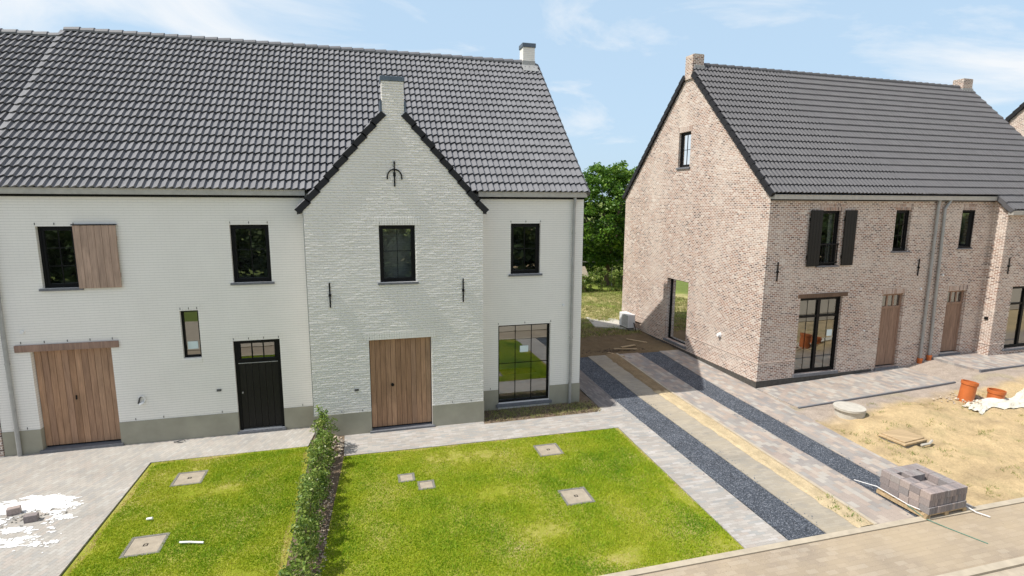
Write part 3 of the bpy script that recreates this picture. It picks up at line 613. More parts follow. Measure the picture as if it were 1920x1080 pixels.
# sensors, boxes, cable outlet
for x, z, f_ in ((-13.54, 2.91, fm), (-.55, 2.94, fm)): mb = MB(); p = f_(x, 0, z); mb.tube([p, (p[0], p[1]-.035, p[2])], .04, 14); mb.build('sensor', 'white_plastic', wh)
mb = MB(); mb.box(-9.68, -9.58, -.03, 0, 1.17, 1.22); mb.build('bell_box', 'grey_plastic', wh); mb = MB(); mb.box(-6.37, -6.27, GY-.03, GY, 1.15, 1.20); mb.build('bell_box', 'grey_plastic', wh)
mb = MB(); mb.tube([(-11.32+.07*math.cos(t), -.03-.01*math.sin(t), 1.12+.085*math.sin(t)) for t in np.linspace(-.9, 2.6, 10)], .014, 8); mb.tube([(-11.28, -.03, 1.04), (-11.37, -.05, .99)], .034, 8); mb.build('cable_outlet', 'white_plastic', wh); mb = MB(); mb.tube([(-11.40, -.03, 1.02), (-11.36, -.04, 1.15), (-11.33, -.03, 1.20)], .02, 8); mb.build('cable_plug', 'grey_plastic', wh)
# wall anchors
anchor(wh, fg, -6.85, 3.31, 3.92); anchor(wh, fg, -3.59, 3.31, 3.92)
mb = MB(); mb.box(-5.255, -5.225, GY-.045, GY-.012, 6.22, 6.82); mb.tube([(-5.24+.17*math.cos(t), GY-.03, 6.44+.19*math.sin(t)) for t in np.linspace(0, math.pi, 14)], .016, 6)
for s_ in (-1, 1): mb.tube([(-5.24+s_*.17, GY-.03, 6.45), (-5.24+s_*.17, GY-.03, 6.39)], .016, 6)
mb.box(-5.27, -5.21, GY-.012, GY, 6.46, 6.56); mb.build('fork_anchor', 'iron', wh)
# roofs
sl = math.hypot(1, SL); S = (0, 1/sl, SL/sl); N = (0, -SL/sl, 1/sl); cols = int(round((14.1)/.157)); Lsl = (RY-EY)*sl; rows = 20; st = Lsl/rows
tiled_obj('roof', 'roof_tile', wh, tiled(rows, cols, (-14.05, EY-.03, EZ-.03), (1, 0, 0), S, N, 14.13/cols, st))
mb = MB(); mb.quad((-14.05, RY, RZ-.02), (.08, RY, RZ-.02), (.08, 2*RY-EY, EZ), (-14.05, 2*RY-EY, EZ)); mb.quad((-14.05, EY, EZ-.06), (.06, EY, EZ-.06), (.06, RY, RZ-.07), (-14.05, RY, RZ-.07)); mb.build('roof_underlay', 'verge_tile', wh, fix=False)
ridge(-14.0, -.50, RY, RZ+.0, wh, 'roof_tile', .36)
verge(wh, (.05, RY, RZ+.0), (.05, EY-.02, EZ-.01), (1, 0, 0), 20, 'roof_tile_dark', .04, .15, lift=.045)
verge(wh, (-14.06, RY, RZ), (-14.06, EY-.02, EZ-.01), (-1, 0, 0), 20, 'roof_tile', .04, .12, lift=.045)
gutter(wh, fm, -14.0, -7.36, 5.995, 6.12); gutter(wh, fm, -3.05, .03, 5.995, 6.12)
pieces('fascia', 'black_frame', wh, [(W0, -7.38, -.03, -.001, 5.94, 5.99), (-3.04, .01, -.03, -.001, 5.94, 5.99)])
# cross roof behind the front gable
gs = (7.98-ys0)/(5.49+GA*-1-5.49-0) if False else (7.98-ys0)/(-5.49-GA)
for sgn, x0 in ((-1, -7.50), (1, -2.96)):
    l2 = math.hypot(1, 1.149); xr = AX; Ln = abs(xr-x0)*l2; Sx = (-sgn/l2, 0, 1.149/l2); Nx = (sgn*1.149/l2, 0, 1/l2); rws = 8
    c2 = 18; tiled_obj('cross_roof', 'roof_tile', wh, tiled(rws, c2, (x0, GY+.45, 5.66), (0, 1, 0), Sx, Nx, .157, Ln/rws))
    mb = MB(); z0 = 5.60; xe = x0+(-sgn)*(abs(xr-x0)-.30); ze = z0+(abs(xr-x0)-.30)*1.149; mb.prism([(x0, GY+.03, z0), (x0, 3.0, z0), (xe, 3.0, ze), (xe, GY+.03, ze)], (0, 0, -.05)); mb.build('roof_underlay', 'verge_tile', wh)
verge(wh, (-5.50, GY+.02, 7.97), (-7.50, GY+.02, 5.66), (0, -1, 0), 9, 'verge_tile', .30, .15, lift=.04); verge(wh, (-4.94, GY+.02, 7.97), (-2.95, GY+.02, 5.66), (0, -1, 0), 9, 'verge_tile', .30, .15, lift=.04)
# chimney on the ridge
mb = MB(); mb.box(-.50, -.08, 4.55, 4.97, 10.35, 11.10); ch = mb.build('chimney', 'white_brick', wh); mb = MB(); mb.box(-.53, -.05, 4.52, 5.0, 11.10, 11.24); mb.build('chimney_cap', 'lead', ch, bevel=.01)
mb = MB(); mb.box(-.515, -.065, 4.535, 4.985, 10.45, 10.66); mb.quad((-.56, 4.53, 10.52), (-.02, 4.53, 10.52), (-.02, 4.25, 10.27), (-.56, 4.25, 10.27)); mb.build('flashing', 'zinc', ch, fix=False)
# downpipes
downpipe(wh, [(-.30, -.09, 6.0), (-.30, -.09, 5.86), (-.31, -.07, 5.7), (-.32, -.07, .0)], .042, straps=(.6, 2.0, 3.5, 5.0)); downpipe(wh, [(-13.86, -.09, 6.0), (-13.86, -.07, 5.7), (-13.88, -.07, .0)], .045, straps=(.65, 2.2, 3.7, 5.2))
mb = MB(); mb.box(-7.375, -7.355, GY-.006, GY+.0, .578, 5.7); mb.build('corner_bead', 'zinc', wh)

# neighbour on the left
nh = empty('brick_house', (-14.2, 0, 0)); tag(nh, 'brick end house at the left edge with lower tiled roof against the white house', 'house')
mb = MB(); mb.box(-9, -.012, -.02, 9.3, -.1, 6.0); mb.build('wall', 'brick', nh); cols2 = 54
tiled_obj('roof', 'roof_tile', nh, tiled(20, cols2, (-cols2*.157+.14, EY-.03, EZ-.22), (1, 0, 0), S, N, .157, st)); ridge(-8.2, .12, RY, RZ-.19, nh, 'roof_tile')
mb = MB(); mb.quad((-9, RY, RZ-.2), (.1, RY, RZ-.2), (.1, 2*RY-EY, EZ-.2), (-9, 2*RY-EY, EZ-.2)); mb.build('roof_underlay', 'verge_tile', nh, fix=False)
gutter(nh, fm, -9, .18, 5.985, 6.11)

# ------------------------------------------------------------------ brick house on the right
bh = empty('brick_house', (5.94, -.318, 0), .029); tag(bh, 'pale red brick semi with grey tiled roof, black shutters and sunlit gable', 'house')
bf = lambda a, d, z: (a, d, z); bs = lambda a, d, z: (d, a, z)
BD, BR, BE = 9.06, 10.67, 6.09; BL = 14.05
hF = [(2.0, 2.80, 3.88, 5.63), (1.47, 3.20, .33, 2.85), (5.10, 5.78, 4.28, 5.65), (4.92, 5.90, .25, 2.83), (8.12, 8.75, 4.33, 5.65), (7.93, 8.85, .52, 2.82)]
hS = [(3.90, 5.33, .36, 2.86), (4.26, 5.02, 7.18, 8.47)]
bwl = wall(bf, [(.0, 0, 9.6), (6.06, 0, 9.6)], hF)
sg = (BR-BE)/(BD/2)
s1_ = wall(bs, [(.0, 0, BD), (6.06, 0, BD), (BR-.03, BD/2-.02, BD/2+.02)], hS); bwl.add(s1_.v, s1_.f)
# rear wall with a wide opening, far end wall
r_ = wall(lambda a, d, z: (a, BD-d, z), [(.0, 0, BL), (6.06, 0, BL)], [(1.2, 5.2, .36, 2.7)]); bwl.add(r_.v, r_.f)
bwl.quad((BL, 0, 0), (BL, BD, 0), (BL, BD, 6), (BL, BD/2, BR), (BL, 0, 6))
bwl.build('wall', 'brick', bh, fix=False)
# projecting bay of the neighbour dwelling
hb = [(10.35, 12.2, .66, 2.95)]; mb = wall(lambda a, d, z: (a, d-.5, z), [(.2, 9.6, BL), (5.56, 9.6, BL)], hb); mb.quad((9.6, -.5, .2), (9.6, 0, .2), (9.6, 0, 6.04), (9.6, -.5, 5.56)); mb.build('bay_wall', 'brick', bh, fix=False)
# plinth: bitumen band at the foot
mb = MB(); mb.prism([(-.003, -.004, -.05), (-.003, -.004, .22), (4.75, -.004, .24), (4.85, -.004, -.05)], (0, .003, 0)); mb.build('damp_course', 'bitumen', bh)
mb = MB(); mb.prism([(-.004, -.003, -.05), (-.004, -.003, .20), (-.004, 3.8, .20), (-.004, BD, .22), (-.004, BD, -.05)], (.003, 0, 0)); mb.build('damp_course', 'bitumen', bh)
# projecting string course
pieces('string_course', 'brick_band', bh, [(a, b, -.016, .0, .80, .83) for a, b in ((-.014, 1.46), (3.21, 4.91), (5.91, 6.8), (7.5, 7.92), (8.86, 9.59))]+[(-.014, .0, a, b, .80, .83) for a, b in ((.0, 3.89), (5.34, BD))]+[(9.584, 9.6, -.516, -.0, .86, .89), (9.6, 10.3, -.516, -.5, .86, .89)])
# soldier lintels
for a, b, z, f_ in ((1.9, 2.95, 5.64, bf), (5.05, 5.84, 5.66, bf), (8.07, 8.80, 5.66, bf), (4.86, 5.96, 2.84, bf), (7.87, 8.91, 2.83, bf), (4.2, 5.08, 8.48, bs)):
    mb = MB(); mb.box(a, b, -.005, 0., z, z+.19, f_); mb.build('lintel', 'brick_soldier', bh)
mb = MB(); room(mb, bf, .35, 6.9, .34, 2.95, .31, BD-.31); 
mb = MB()
mb.quad((.31, .31, 2.95), (6.9, .31, 2.95), (6.9, BD-.31, 2.95), (.31, BD-.31, 2.95)); mb.quad((6.9, .31, .34), (6.9, BD-.31, .34), (6.9, BD-.31, 2.95), (6.9, .31, 2.95))
def ring(fr, A0, A1, Z0, Z1, a0, a1, z0, z1, d):
    for p in ((A0, a0, Z0, Z1), (a1, A1, Z0, Z1), (a0, a1, Z0, z0), (a0, a1, z1, Z1)):
        if p[1] > p[0] and p[3] > p[2]: mb.quad(fr(p[0], d, p[2]), fr(p[1], d, p[2]), fr(p[1], d, p[3]), fr(p[0], d, p[3]))
ring(bs, .31, BD-.31, .34, 2.95, 3.9, 5.33, .36, 2.86, .305); ring(bf, .31, 6.9, .34, 2.95, 1.47, 3.2, .345, 2.85, .305); ring(lambda a, d, z: (a, BD-d, z), .31, 6.9, .34, 2.95, 1.2, 5.2, .36, 2.7, .305)
for h in (hF[0], hF[2], hF[4]): room(mb, bf, h[0]-.6, h[1]+.6, h[2]-.4, h[3]+.1, .301, 3.5)
room(mb, bs, 3.6, 5.7, 6.9, 8.7, .301, 3.5); room(mb, lambda a, d, z: (a, d-.5, z), 10, 13, .5, 3.1, .301, 4)
mb.build('room', 'interior', bh, fix=False)
mb = MB(); mb.quad((.3, .3, .34), (6.9, .3, .34), (6.9, BD-.3, .34), (.3, BD-.3, .34)); mb.build('floor', 'interior_floor', bh, fix=False)
mb = MB(); mb.box(.36, .42, 5.05, 5.33, .36, 2.9); mb.build('inner_post', 'interior', bh)
# windows of the brick house
window(bh, bs, *hS[1], nv=1, hs=(.5,), sillh=.07, sillmat='bluestone'); w = window(bh, bs, *hS[0], fw_=.05, sash=0, nv=0, hs=(), glass='clear_glass', depth=.16, sillh=.10, so=.04)
w = window(bh, bf, *hF[0], fw_=.05, sash=.04, nv=0, hs=(), sillh=.04); mb = MB(); mb.box(2.56, 2.72, .25, .27, 3.95, 5.55); mb.build('curtain', 'curtain', w)
rb = MB(); rb.box(2.0, 2.8, -.02, .015, 4.55, 4.59); rb.box(2.0, 2.8, -.02, .015, 3.96, 3.99)
for k in range(8): x = 2.05+k*.1; rb.box(x-.009, x+.009, -.012, .006, 3.99, 4.55)
rb.build('balcony_rail', 'black_frame', w)
for a, b in ((1.52, 1.99), (2.90, 3.37)):
    mb = MB()
    for i in range(4): x = a+i*(b-a)/4; mb.box(x+.002, x+(b-a)/4-.002, -.08, -.05, 3.88, 5.65)
    mb.box(a, b, -.049, -.02, 4.1, 4.22); mb.box(a, b, -.049, -.02, 5.3, 5.42); mb.build('shutter', 'black_boards', bh, bevel=.003)
w = window(bh, bf, *hF[1], fw_=.06, sash=.04, nv=0, hs=(), mull=(2.33,), trans=(2.22,), glass='clear_glass', sillh=.10, bar=.055)
mb = MB()
for x in (1.9, 2.76): mb.box(x-.005, x+.005, .120, .126, .43, 2.75)
mb.build('muntin', 'black_frame', w); mb = MB(); mb.box(2.80, 3.02, .124, .128, 1.50, 1.72); mb.build('paper_notice', 'paper', w)
mb = MB(); mb.box(1.36, 3.37, -.03, 0, 2.855, 2.99); mb.build('lintel_beam', 'dark_beam', bh, bevel=.004)
window(bh, bf, *hF[2], nv=1, hs=(.36, .68), sillh=.04)
# tilted-open window
f = MB(); A0, A1, Z0, Z1 = hF[4]; d0, d1 = .02, .09
f.box(A0, A1, d0, d1, Z0, Z0+.06, bf); f.box(A0, A1, d0, d1, Z1-.05, Z1, bf); f.box(A0, A0+.05, d0, d1, Z0+.06, Z1-.05, bf); f.box(A1-.05, A1, d0, d1, Z0+.06, Z1-.05, bf); wq = f.build('window', 'black_frame', bh)
th = -.85; cs, sn = math.cos(th), math.sin(th); fo = lambda a, d, z: (A1-.05-(a*cs-d*sn), d0+.03+(-a*sn*-1+0)*-1*0+(abs(a*sn))+d*cs, z)
f = MB(); ww = A1-A0-.1; f.box(0, ww, 0, .05, Z0+.06, Z0+.12, fo); f.box(0, ww, 0, .05, Z1-.11, Z1-.05, fo); f.box(0, .05, 0, .05, Z0+.12, Z1-.11, fo); f.box(ww-.05, ww, 0, .05, Z0+.12, Z1-.11, fo); f.box(.05, ww-.05, .01, .02, (Z0+Z1)/2-.01, (Z0+Z1)/2+.01, fo)
sq = f.build('open_sash', 'black_frame', wq); mb = MB(); mb.quad(fo(.05, .025, Z0+.12), fo(ww-.05, .025, Z0+.12), fo(ww-.05, .025, Z1-.11), fo(.05, .025, Z1-.11)); mb.build('glass_pane', 'glass', sq, fix=False)
mb = MB(); mb.box(A0-.05, A1+.05, -.04, .02, Z0-.04, Z0-.003); mb.build('sill', 'bluestone', wq)
# wooden front doors
for (A0, A1, Z0, Z1) in (hF[3], hF[5]):
    mb = MB(); dp = .10; mb.box(A0, A0+.07, dp, dp+.07, Z0, Z1); mb.box(A1-.07, A1, dp, dp+.07, Z0, Z1); mb.box(A0+.07, A1-.07, dp, dp+.07, Z1-.07, Z1); mb.box(A0+.07, A1-.07, dp-.01, dp+.07, Z1-.52, Z1-.44)
    iw = (A1-A0-.14)/3
    for k in (1, 2): x = A0+.07+iw*k; mb.box(x-.03, x+.03, dp+.005, dp+.065, Z1-.44, Z1-.07)
    df = mb.build('door', 'door_boards', bh, bevel=.003)
    for k in range(3): x = A0+.07+iw*k+.03*(k > 0); x1 = A0+.07+iw*(k+1)-.03*(k < 2); mb = MB(); mb.quad((x, dp+.03, Z1-.44), (x1, dp+.03, Z1-.44), (x1, dp+.03, Z1-.07), (x, dp+.03, Z1-.07)); mb.build('glass_pane', 'glass', df, fix=False)
    mb = MB(); mb.box(A0+.0, A1-.0, dp+.075, dp+.08, Z0, Z1); mb.build('dark_backing', 'black_frame', df)  # black sheet standing in for the unlit interior behind the fanlight
    boards(df, bf, A0+.06, A1-.06, Z0, Z1-.525, 7, 'door_boards', dp+.015, 'door_leaf', .0025); mb = MB(); mb.tube([(A0+.14, dp+.02, Z0+1.0), (A0+.14, dp-.03, Z0+1.0)], .018, 10); mb.build('handle', 'iron', df)
    mb = MB(); mb.box(A0-.04, A1+.04, -.05, dp+.08, Z0-.10, Z0-.003); mb.build('threshold', 'bluestone', bh)
w = window(bh, lambda a, d, z: (a, d-.5, z), *hb[0], fw_=.06, sash=.04, nv=0, hs=(), mull=(11.2,), trans=(2.3,), sillh=.08)
anchor(bh, bf, .46, 3.45, 4.05); anchor(bh, bf, 6.35, 3.42, 4.0); anchor(bh, lambda a, d, z: (a, d-.5, z), 9.95, 3.42, 4.0)
for u, z in ((6.6, 2.95), (7.55, 3.4)): mb = MB(); mb.tube([(u, 0, z), (u, -.035, z)], .04, 12); mb.build('sensor', 'white_plastic', bh)
mb = MB(); mb.tube([(4.25, 0, 1.62), (4.25, -.03, 1.62)], .03, 10); mb.build('sensor', 'white_plastic', bh)
mb = MB(); mb.box(9.57, 9.599, -.34, -.22, 1.75, 1.85); mb.build('wall_lamp', 'iron', bh)
mb = MB(); mb.tube([(0, 1.9, 1.3), (-.05, 1.9, 1.3)], .085, 18); mb.tube([(-.05, 1.9, 1.3), (-.10, 1.9, 1.31)], .06, 14); mb.build('flue_outlet', 'white_plastic', bh)
# roof
sl = math.hypot(1, sg); S = (0, 1/sl, sg/sl); N = (0, -sg/sl, 1/sl); BZ = 6.15; by0 = -.12; zr = BZ+(BD/2-by0)*sg; cols = int(14.2/.157); Ls = (BD/2-by0)*sl; rb_ = 19
tiled_obj('roof', 'roof_tile_dark', bh, tiled(rb_, cols, (-.05, by0-.03, BZ-.0), (1, 0, 0), S, N, 14.25/cols, Ls/rb_, .046, .046, True))
# lower roof apron carried down over the bay
c2 = int((14.2-9.5)/.157); tiled_obj('bay_roof', 'roof_tile_dark', bh, tiled(2, c2, (9.5, by0-.03-2*Ls/rb_/sl, BZ-2*Ls/rb_*sg/sl), (1, 0, 0), S, N, 4.7/c2, Ls/rb_, .046, .046, True))
yb_ = by0-.03-2*Ls/rb_/sl; zb_ = BZ-2*Ls/rb_*sg/sl
verge(bh, (9.52, by0-.03, BZ), (9.52, yb_-.02, zb_), (-1, 0, 0), 2, 'roof_tile_dark', .04, .14); gutter(bh, lambda a, d, z: (a, yb_+.1+d, z), 9.5, 14.2, zb_-.16, zb_-.03)
mb = MB(); mb.quad((-.03, BD/2, zr-.03), (14.2, BD/2, zr-.03), (14.2, BD+.15, BE), (-.03, BD+.15, BE)); mb.quad((-.03, by0, BZ-.05), (14.2, by0, BZ-.05), (14.2, BD/2, zr-.08), (-.03, BD/2, zr-.08)); mb.build('roof_underlay', 'verge_tile', bh, fix=False)
ridge(.36, 13.45, BD/2, zr+.0, bh, 'roof_tile_dark', .36)
verge(bh, (-.05, 4.24, zr-.02-.30*sg), (-.05, by0-.02, BZ+.01), (-1, 0, 0), 19, 'verge_tile', .10, .17, lift=.05); verge(bh, (-.05, 4.82, zr-.02-.30*sg), (-.05, BD+.15, BZ-.06), (-1, 0, 0), 19, 'verge_tile', .10, .17, lift=.05)
verge(bh, (14.2, BD/2, zr-.02), (14.2, by0-.02, BZ+.01), (1, 0, 0), 19, 'roof_tile_dark', .05, .15, lift=.05)
gutter(bh, bf, .0, 9.52, 5.98, 6.11); mb = MB(); mb.box(.01, 9.59, -.03, -.001, 5.94, 5.975); mb.build('fascia', 'black_frame', bh)
mb = MB(); mb.box(-.065, .40, 4.30, 4.76, 10.35, 11.18); ch = mb.build('chimney', 'brick', bh); mb = MB(); mb.box(-.005, .39, 4.31, 4.75, 11.18, 11.20); mb.build('chimney_cap', 'light_concrete', ch)
mb = MB(); mb.box(.0, .43, 4.27, 4.79, zr-.3, zr-.05); mb.build('flashing', 'zinc', ch)
mb = MB(); mb.box(13.5, 14.05, 4.30, 4.76, 10.4, 11.20); ch = mb.build('chimney', 'brick', bh); mb = MB(); mb.box(13.51, 14.04, 4.31, 4.75, 11.20, 11.22); mb.build('chimney_cap', 'light_concrete', ch)
mb = MB(); mb.box(13.47, 14.08, 4.27, 4.79, zr-.3, zr-.04); mb.build('flashing', 'zinc', ch)
for pts, zb2 in (([(6.86, -.09, 5.98), (6.86, -.07, 5.8), (6.89, -.07, .30)], .14), ([(7.36, -.09, 5.98), (7.34, -.09, 5.94), (7.18, -.07, 5.7), (7.32, -.07, .40)], .22)):
    dpp = downpipe(bh, pts, .048, straps=(1.8, 3.4, 5.0)); x = pts[-1][0]; mb = MB(); mb.tube([(x, -.07, zb2-.1), (x, -.07, zb2+.32)], .075, 14); mb.tube([(x, -.07, zb2+.26), (x, -.07, zb2+.33)], .088, 14); mb.build('drain_socket', 'orange_pvc', dpp)

# next terraced house on the far right
th_ = empty('brick_house', bw_(18.5, 0, 0), .029); tag(th_, 'far brick house whose sunlit gable shows behind the roof at the right edge', 'house')
mb = MB(); mb.prism([(0, 0, 0), (0, 9.06, 0), (0, 9.06, 6.3), (0, 4.53, 10.78), (0, 0, 6.3)], (12, 0, 0)); mb.build('wall', 'brick', th_)
for sgn in (-1, 1):
    l2 = math.hypot(1, .99); mb = MB(); y0 = 4.53+sgn*4.75; mb.prism([(-.05, 4.53, 10.93), (12, 4.53, 10.93), (12, y0, 6.23), (-.05, y0, 6.23)], (0, 0, -.1)); mb.build('roof', 'roof_tile_dark', th_)
    verge(th_, (-.06, 4.53, 10.93), (-.06, y0, 6.23), (-1, 0, 0), 19, 'verge_tile', .1, .18)

# ------------------------------------------------------------------ covers in the lawn
def cover(cx, cy, s, label, square=True):
    r = empty('manhole_cover', (cx, cy, 0)); tag(r, label, 'manhole cover'); h = s/2
    mb = MB()
    for a in ((-h, h, -h, -h+.05), (-h, h, h-.05, h), (-h, -h+.05, -h+.05, h-.05), (h-.05, h, -h+.05, h-.05)): mb.box(*a, -.05, .012)
    mb.build('rim', 'dark_edge' if square else 'dark_edge', r, bevel=.004); mb = MB(); mb.box(-h+.053, h-.053, -h+.053, h-.053, -.05, .006)
    mb.build('lid', 'concrete', r)
    if square:
        mb = MB(); q = .035
        for a in ((-q, q, -q, -q+.012), (-q, q, q-.012, q), (-q, -q+.012, -q+.012, q-.012), (q-.012, q, -q+.012, q-.012)): mb.box(*a, .004, .011)
        mb.build('handle', 'iron', r)
    return r
cover(*COV[0], 'square concrete cover in the left lawn, near the path and house'); cover(*COV[1], 'square concrete cover in the left lawn nearest the camera')
cover(*COV[2], 'square concrete cover in the right lawn closest to the paved path'); cover(*COV[3], 'larger square concrete cover in the middle of the right lawn')
cover(*COV[4], 'small plain concrete cover in the right lawn, the farther one of the pair', False); cover(*COV[5], 'small plain concrete cover in the right lawn, the nearer one of the pair', False)

# ------------------------------------------------------------------ leaves
def leaves(centers, per, spread, size, seed, aspect=.55, vshift=0., up=.4):
    r = np.random.default_rng(seed); c = np.repeat(np.asarray(centers), per, 0); n = len(c)
    d = r.normal(0, 1, (n, 3)); d /= np.linalg.norm(d, axis=1)[:, None]; p = c+d*(r.random(n)**.5)[:, None]*np.asarray(spread)
    a = r.normal(0, 1, (n, 3)); a[:, 2] *= .6; a /= np.linalg.norm(a, axis=1)[:, None]; nrm = r.normal(0, 1, (n, 3))+np.array([0, 0, up*2]); b = np.cross(nrm, a); b /= np.linalg.norm(b, axis=1)[:, None]
    s = size*r.uniform(.6, 1.3, n)[:, None]; v = np.stack([p-a*s*.5, p+b*s*.5*aspect, p+a*s*.5, p-b*s*.5*aspect], 1).reshape(-1, 3)
    var = (.35+r.normal(0, .17, n)+np.repeat(r.normal(0, .12, len(centers)), per)+vshift).clip(0, 1); return v, var
hd = empty('hedge', (-7.1, -1.3, 0)); tag(hd, 'leafy green hedge of young shrubs dividing the two lawns', 'hedge')
C = []; r = random.Random(5); y = -.1; SH = []
while y > -5.95:
    SH.append((r.uniform(-.06, .06), y, r.uniform(.62, .95) if y < -.2 else 1.05)); y -= r.uniform(.30, .40)
for (x, yy, h) in SH:
    for k in range(34):
        z = .08+(h-.1)*(k+r.random())/34; w_ = .25*(1-.55*(z/h)**2)*(.75+.5*abs(math.sin(h*37))); a = r.uniform(0, 6.28); C.append((x+math.cos(a)*w_*r.random()**.5, yy+math.sin(a)*w_*r.random()**.5, z))
v, var = leaves(C, 19, (.095, .095, .095), .068, 9, .5, .08); np_mesh('foliage', 'hedge_leaf', v, 4, var, hd)
mb = MB()
for (x, yy, h) in SH:
    for k in range(4): a = r.uniform(0, 6.28); mb.tube([(x, yy, -.02), (x+math.cos(a)*.05, yy+math.sin(a)*.05, h*.5), (x+math.cos(a)*.11, yy+math.sin(a)*.11, h*.85)], .008, 5, r1=.003)
mb.build('stem', 'bark', hd)
# bark mulch and rubble along the hedge, soil bed
def chips(name, mat, n, region, size, seed, label, cat):
    rr = random.Random(seed); mb = MB()
    for i in range(n):
        x, y = region(rr); s = size*rr.uniform(.4, 1.3); z = s*.2; P = []
        for k in range(6):
            a = k*1.047+rr.uniform(-.3, .3); P.append((x+math.cos(a)*s*rr.uniform(.6, 1), y+math.sin(a)*s*rr.uniform(.45, .9), z+rr.uniform(-.2, .2)*s))
        hz = height(x, y) if abs(y) > 20 else 0; o = len(mb.v); top = (x+rr.uniform(-.2, .2)*s, y, z+s*rr.uniform(.35, .7)); bot = (x, y, z-s*.5)
        mb.add([(p[0], p[1], p[2]+hz) for p in P+[top, bot]], [(k, (k+1) % 6, 6) for k in range(6)]+[((k+1) % 6, k, 7) for k in range(6)])
    return tag(mb.build(name, mat, fix=False), label, cat, None, 'stuff')
sheet('planting_bed', 'soil', [(-7.42, YB), (-6.965, YB), (-6.645, -1.96), (-6.60, -1.9), (-6.665, -.77), (-7.36, -.77), (-7.42, -1.2)], -.006, .05).data
sheet('planting_bed', 'soil', [(-3.05, -.935), (.2, -.895), (.38, -.655), (.395, -.64), (.405, -.27), (.415, 0), (.415, 1.2), (.0, 1.2), (.0, 0.0), (-3.05, 0.0)], -.012, .05)
for o in [o for o in bpy.data.objects if o.name.startswith('planting_bed')]:
    ca = o.data.color_attributes.new('soil', 'FLOAT_COLOR', 'POINT'); ca.data.foreach_set('color', [.20, .15, .105, 1]*len(o.data.vertices))
chips('rubble', 'stone', 70, lambda q: (q.uniform(-7.2, -6.68), q.uniform(-1.95, -.8)), .075, 3, 'pale broken stones heaped at the house end of the hedge', 'rubble')
chips('wood_chips', 'stone', 420, lambda q: (q.uniform(-7.25, -6.80), q.uniform(-6.4, -1.9)), .028, 4, 'loose bark and stone chips in the bed beside the hedge', 'mulch')
chips('debris', 'bark', 520, lambda q: (q.uniform(-3.0, .38), q.uniform(-.86, -.08)), .032, 5, 'dry plant litter in the soil bed below the tall window', 'mulch')
def tufts(name, mat, pts, h, w, seed, label, cat, blades=9, spread=.06):
    rr = np.random.default_rng(seed); pts = np.asarray(pts); p = np.repeat(pts, blades, 0); n = len(p); p = p+np.concatenate([rr.normal(0, spread, (n, 2)), np.zeros((n, 1))], 1)
    a = rr.uniform(0, 6.28, n); hh = h*rr.uniform(.4, 1.2, n); d = np.stack([np.cos(a)*w, np.sin(a)*w, np.zeros(n)], 1); t = p+np.stack([rr.normal(0, .6, n)*hh, rr.normal(0, .6, n)*hh, hh], 1)
    v = np.stack([p-d, p+d, t], 1).reshape(-1, 3); return tag(np_mesh(name, mat, v, 3, (np.repeat(rr.random(len(pts)), blades)+rr.normal(0, .12, n)).clip(0, 1)), label, cat, None, 'stuff')
rr = random.Random(8)
P = [(x, y, 0) for x, y in ((rr.uniform(-3, .3), rr.uniform(-.85, -.1)) for _ in range(260))]
tufts('bed_grass', 'dry_grass', P, .07, .006, 2, 'dry grass sprouting in the soil bed by the tall window', 'grass')
P = []
while len(P) < 330:
    x, y = rr.uniform(5.7, 16), rr.uniform(-7.1, -2.5)
    if vn(x, y, 1.3, 4)+.5*vn(x, y, 4, 1)+(.5 if x < 6.6+.4*vn(y, 2, 2) and -5.9 < y < -3.6 else 0) > .12: P.append((x, y, height(x, y)-.005))
tufts('weeds', 'dry_grass', P, .07, .007, 3, 'sparse weeds and dry grass on the sandy plot', 'weeds', 10, .05)
P = [(x, y, height(x, y)) for x, y in ((rr.uniform(-.5, 12), rr.uniform(6.5, 17.5)) for _ in range(9000)) if (y > 9 or vn(x, y, .8, 2) > -.1) and not (x > 5.6 and y < 9.2)]
tufts('rough_grass', 'dry_grass', P, .09, .012, 4, 'patchy rough grass in the back garden between the houses', 'grass', 7, .09)
P = [(np.interp(y, [YB, 4], [2.75, 2.9])+rr.uniform(-.2, .15), y, .02) for y in [rr.uniform(-7.2, -6.2) for _ in range(14)]]
tufts('kerb_weeds', 'hedge_leaf', P, .07, .008, 6, 'green weeds growing in the sand beside the kerb end', 'weeds', 10, .04)

# ------------------------------------------------------------------ small things
def brick_at(x, y, rz, label, z=0.):
    mb = MB(); mb.box(-.10, .10, -.06, .06, 0, .13); mb.build('x', 'paver_block', None, bevel=.006); o = bpy.data.objects[-1] if False else bpy.context.scene.objects[-1]
    o.name = 'paver'; o.location = (x, y, z); o.rotation_euler = (0, 0, rz); tag(o, label, 'paver'); return o
rr2 = random.Random(17)
def near_strip(q):
    y = q.uniform(YB+.05, 3.6); e = q.choice((g1l, g1r, g2l, g2r)); x = np.interp(y, [p[1] for p in e], [p[0] for p in e]); s_ = 1 if e in (g1r, g2r) else -1
    return x+s_*abs(q.gauss(0, .07)), y
o = chips('stray_gravel', 'lead', 420, near_strip, .016, 19, 'blue stones strayed from the gravel strips onto the pavers', 'gravel'); o.location.z = .004
chips('grit', 'stone', 300, lambda q: (q.uniform(-1, 6.5), YB-.14-abs(q.gauss(0, .35))), .012, 20, 'sand grit scattered along the road kerb', 'grit')
brick_at(-12.58, -2.86, .3, 'loose grey paver on the white spill, left one with dust behind'); brick_at(-12.13, -3.22, .15, 'loose grey paver on the white spill, right one with rubble beside')
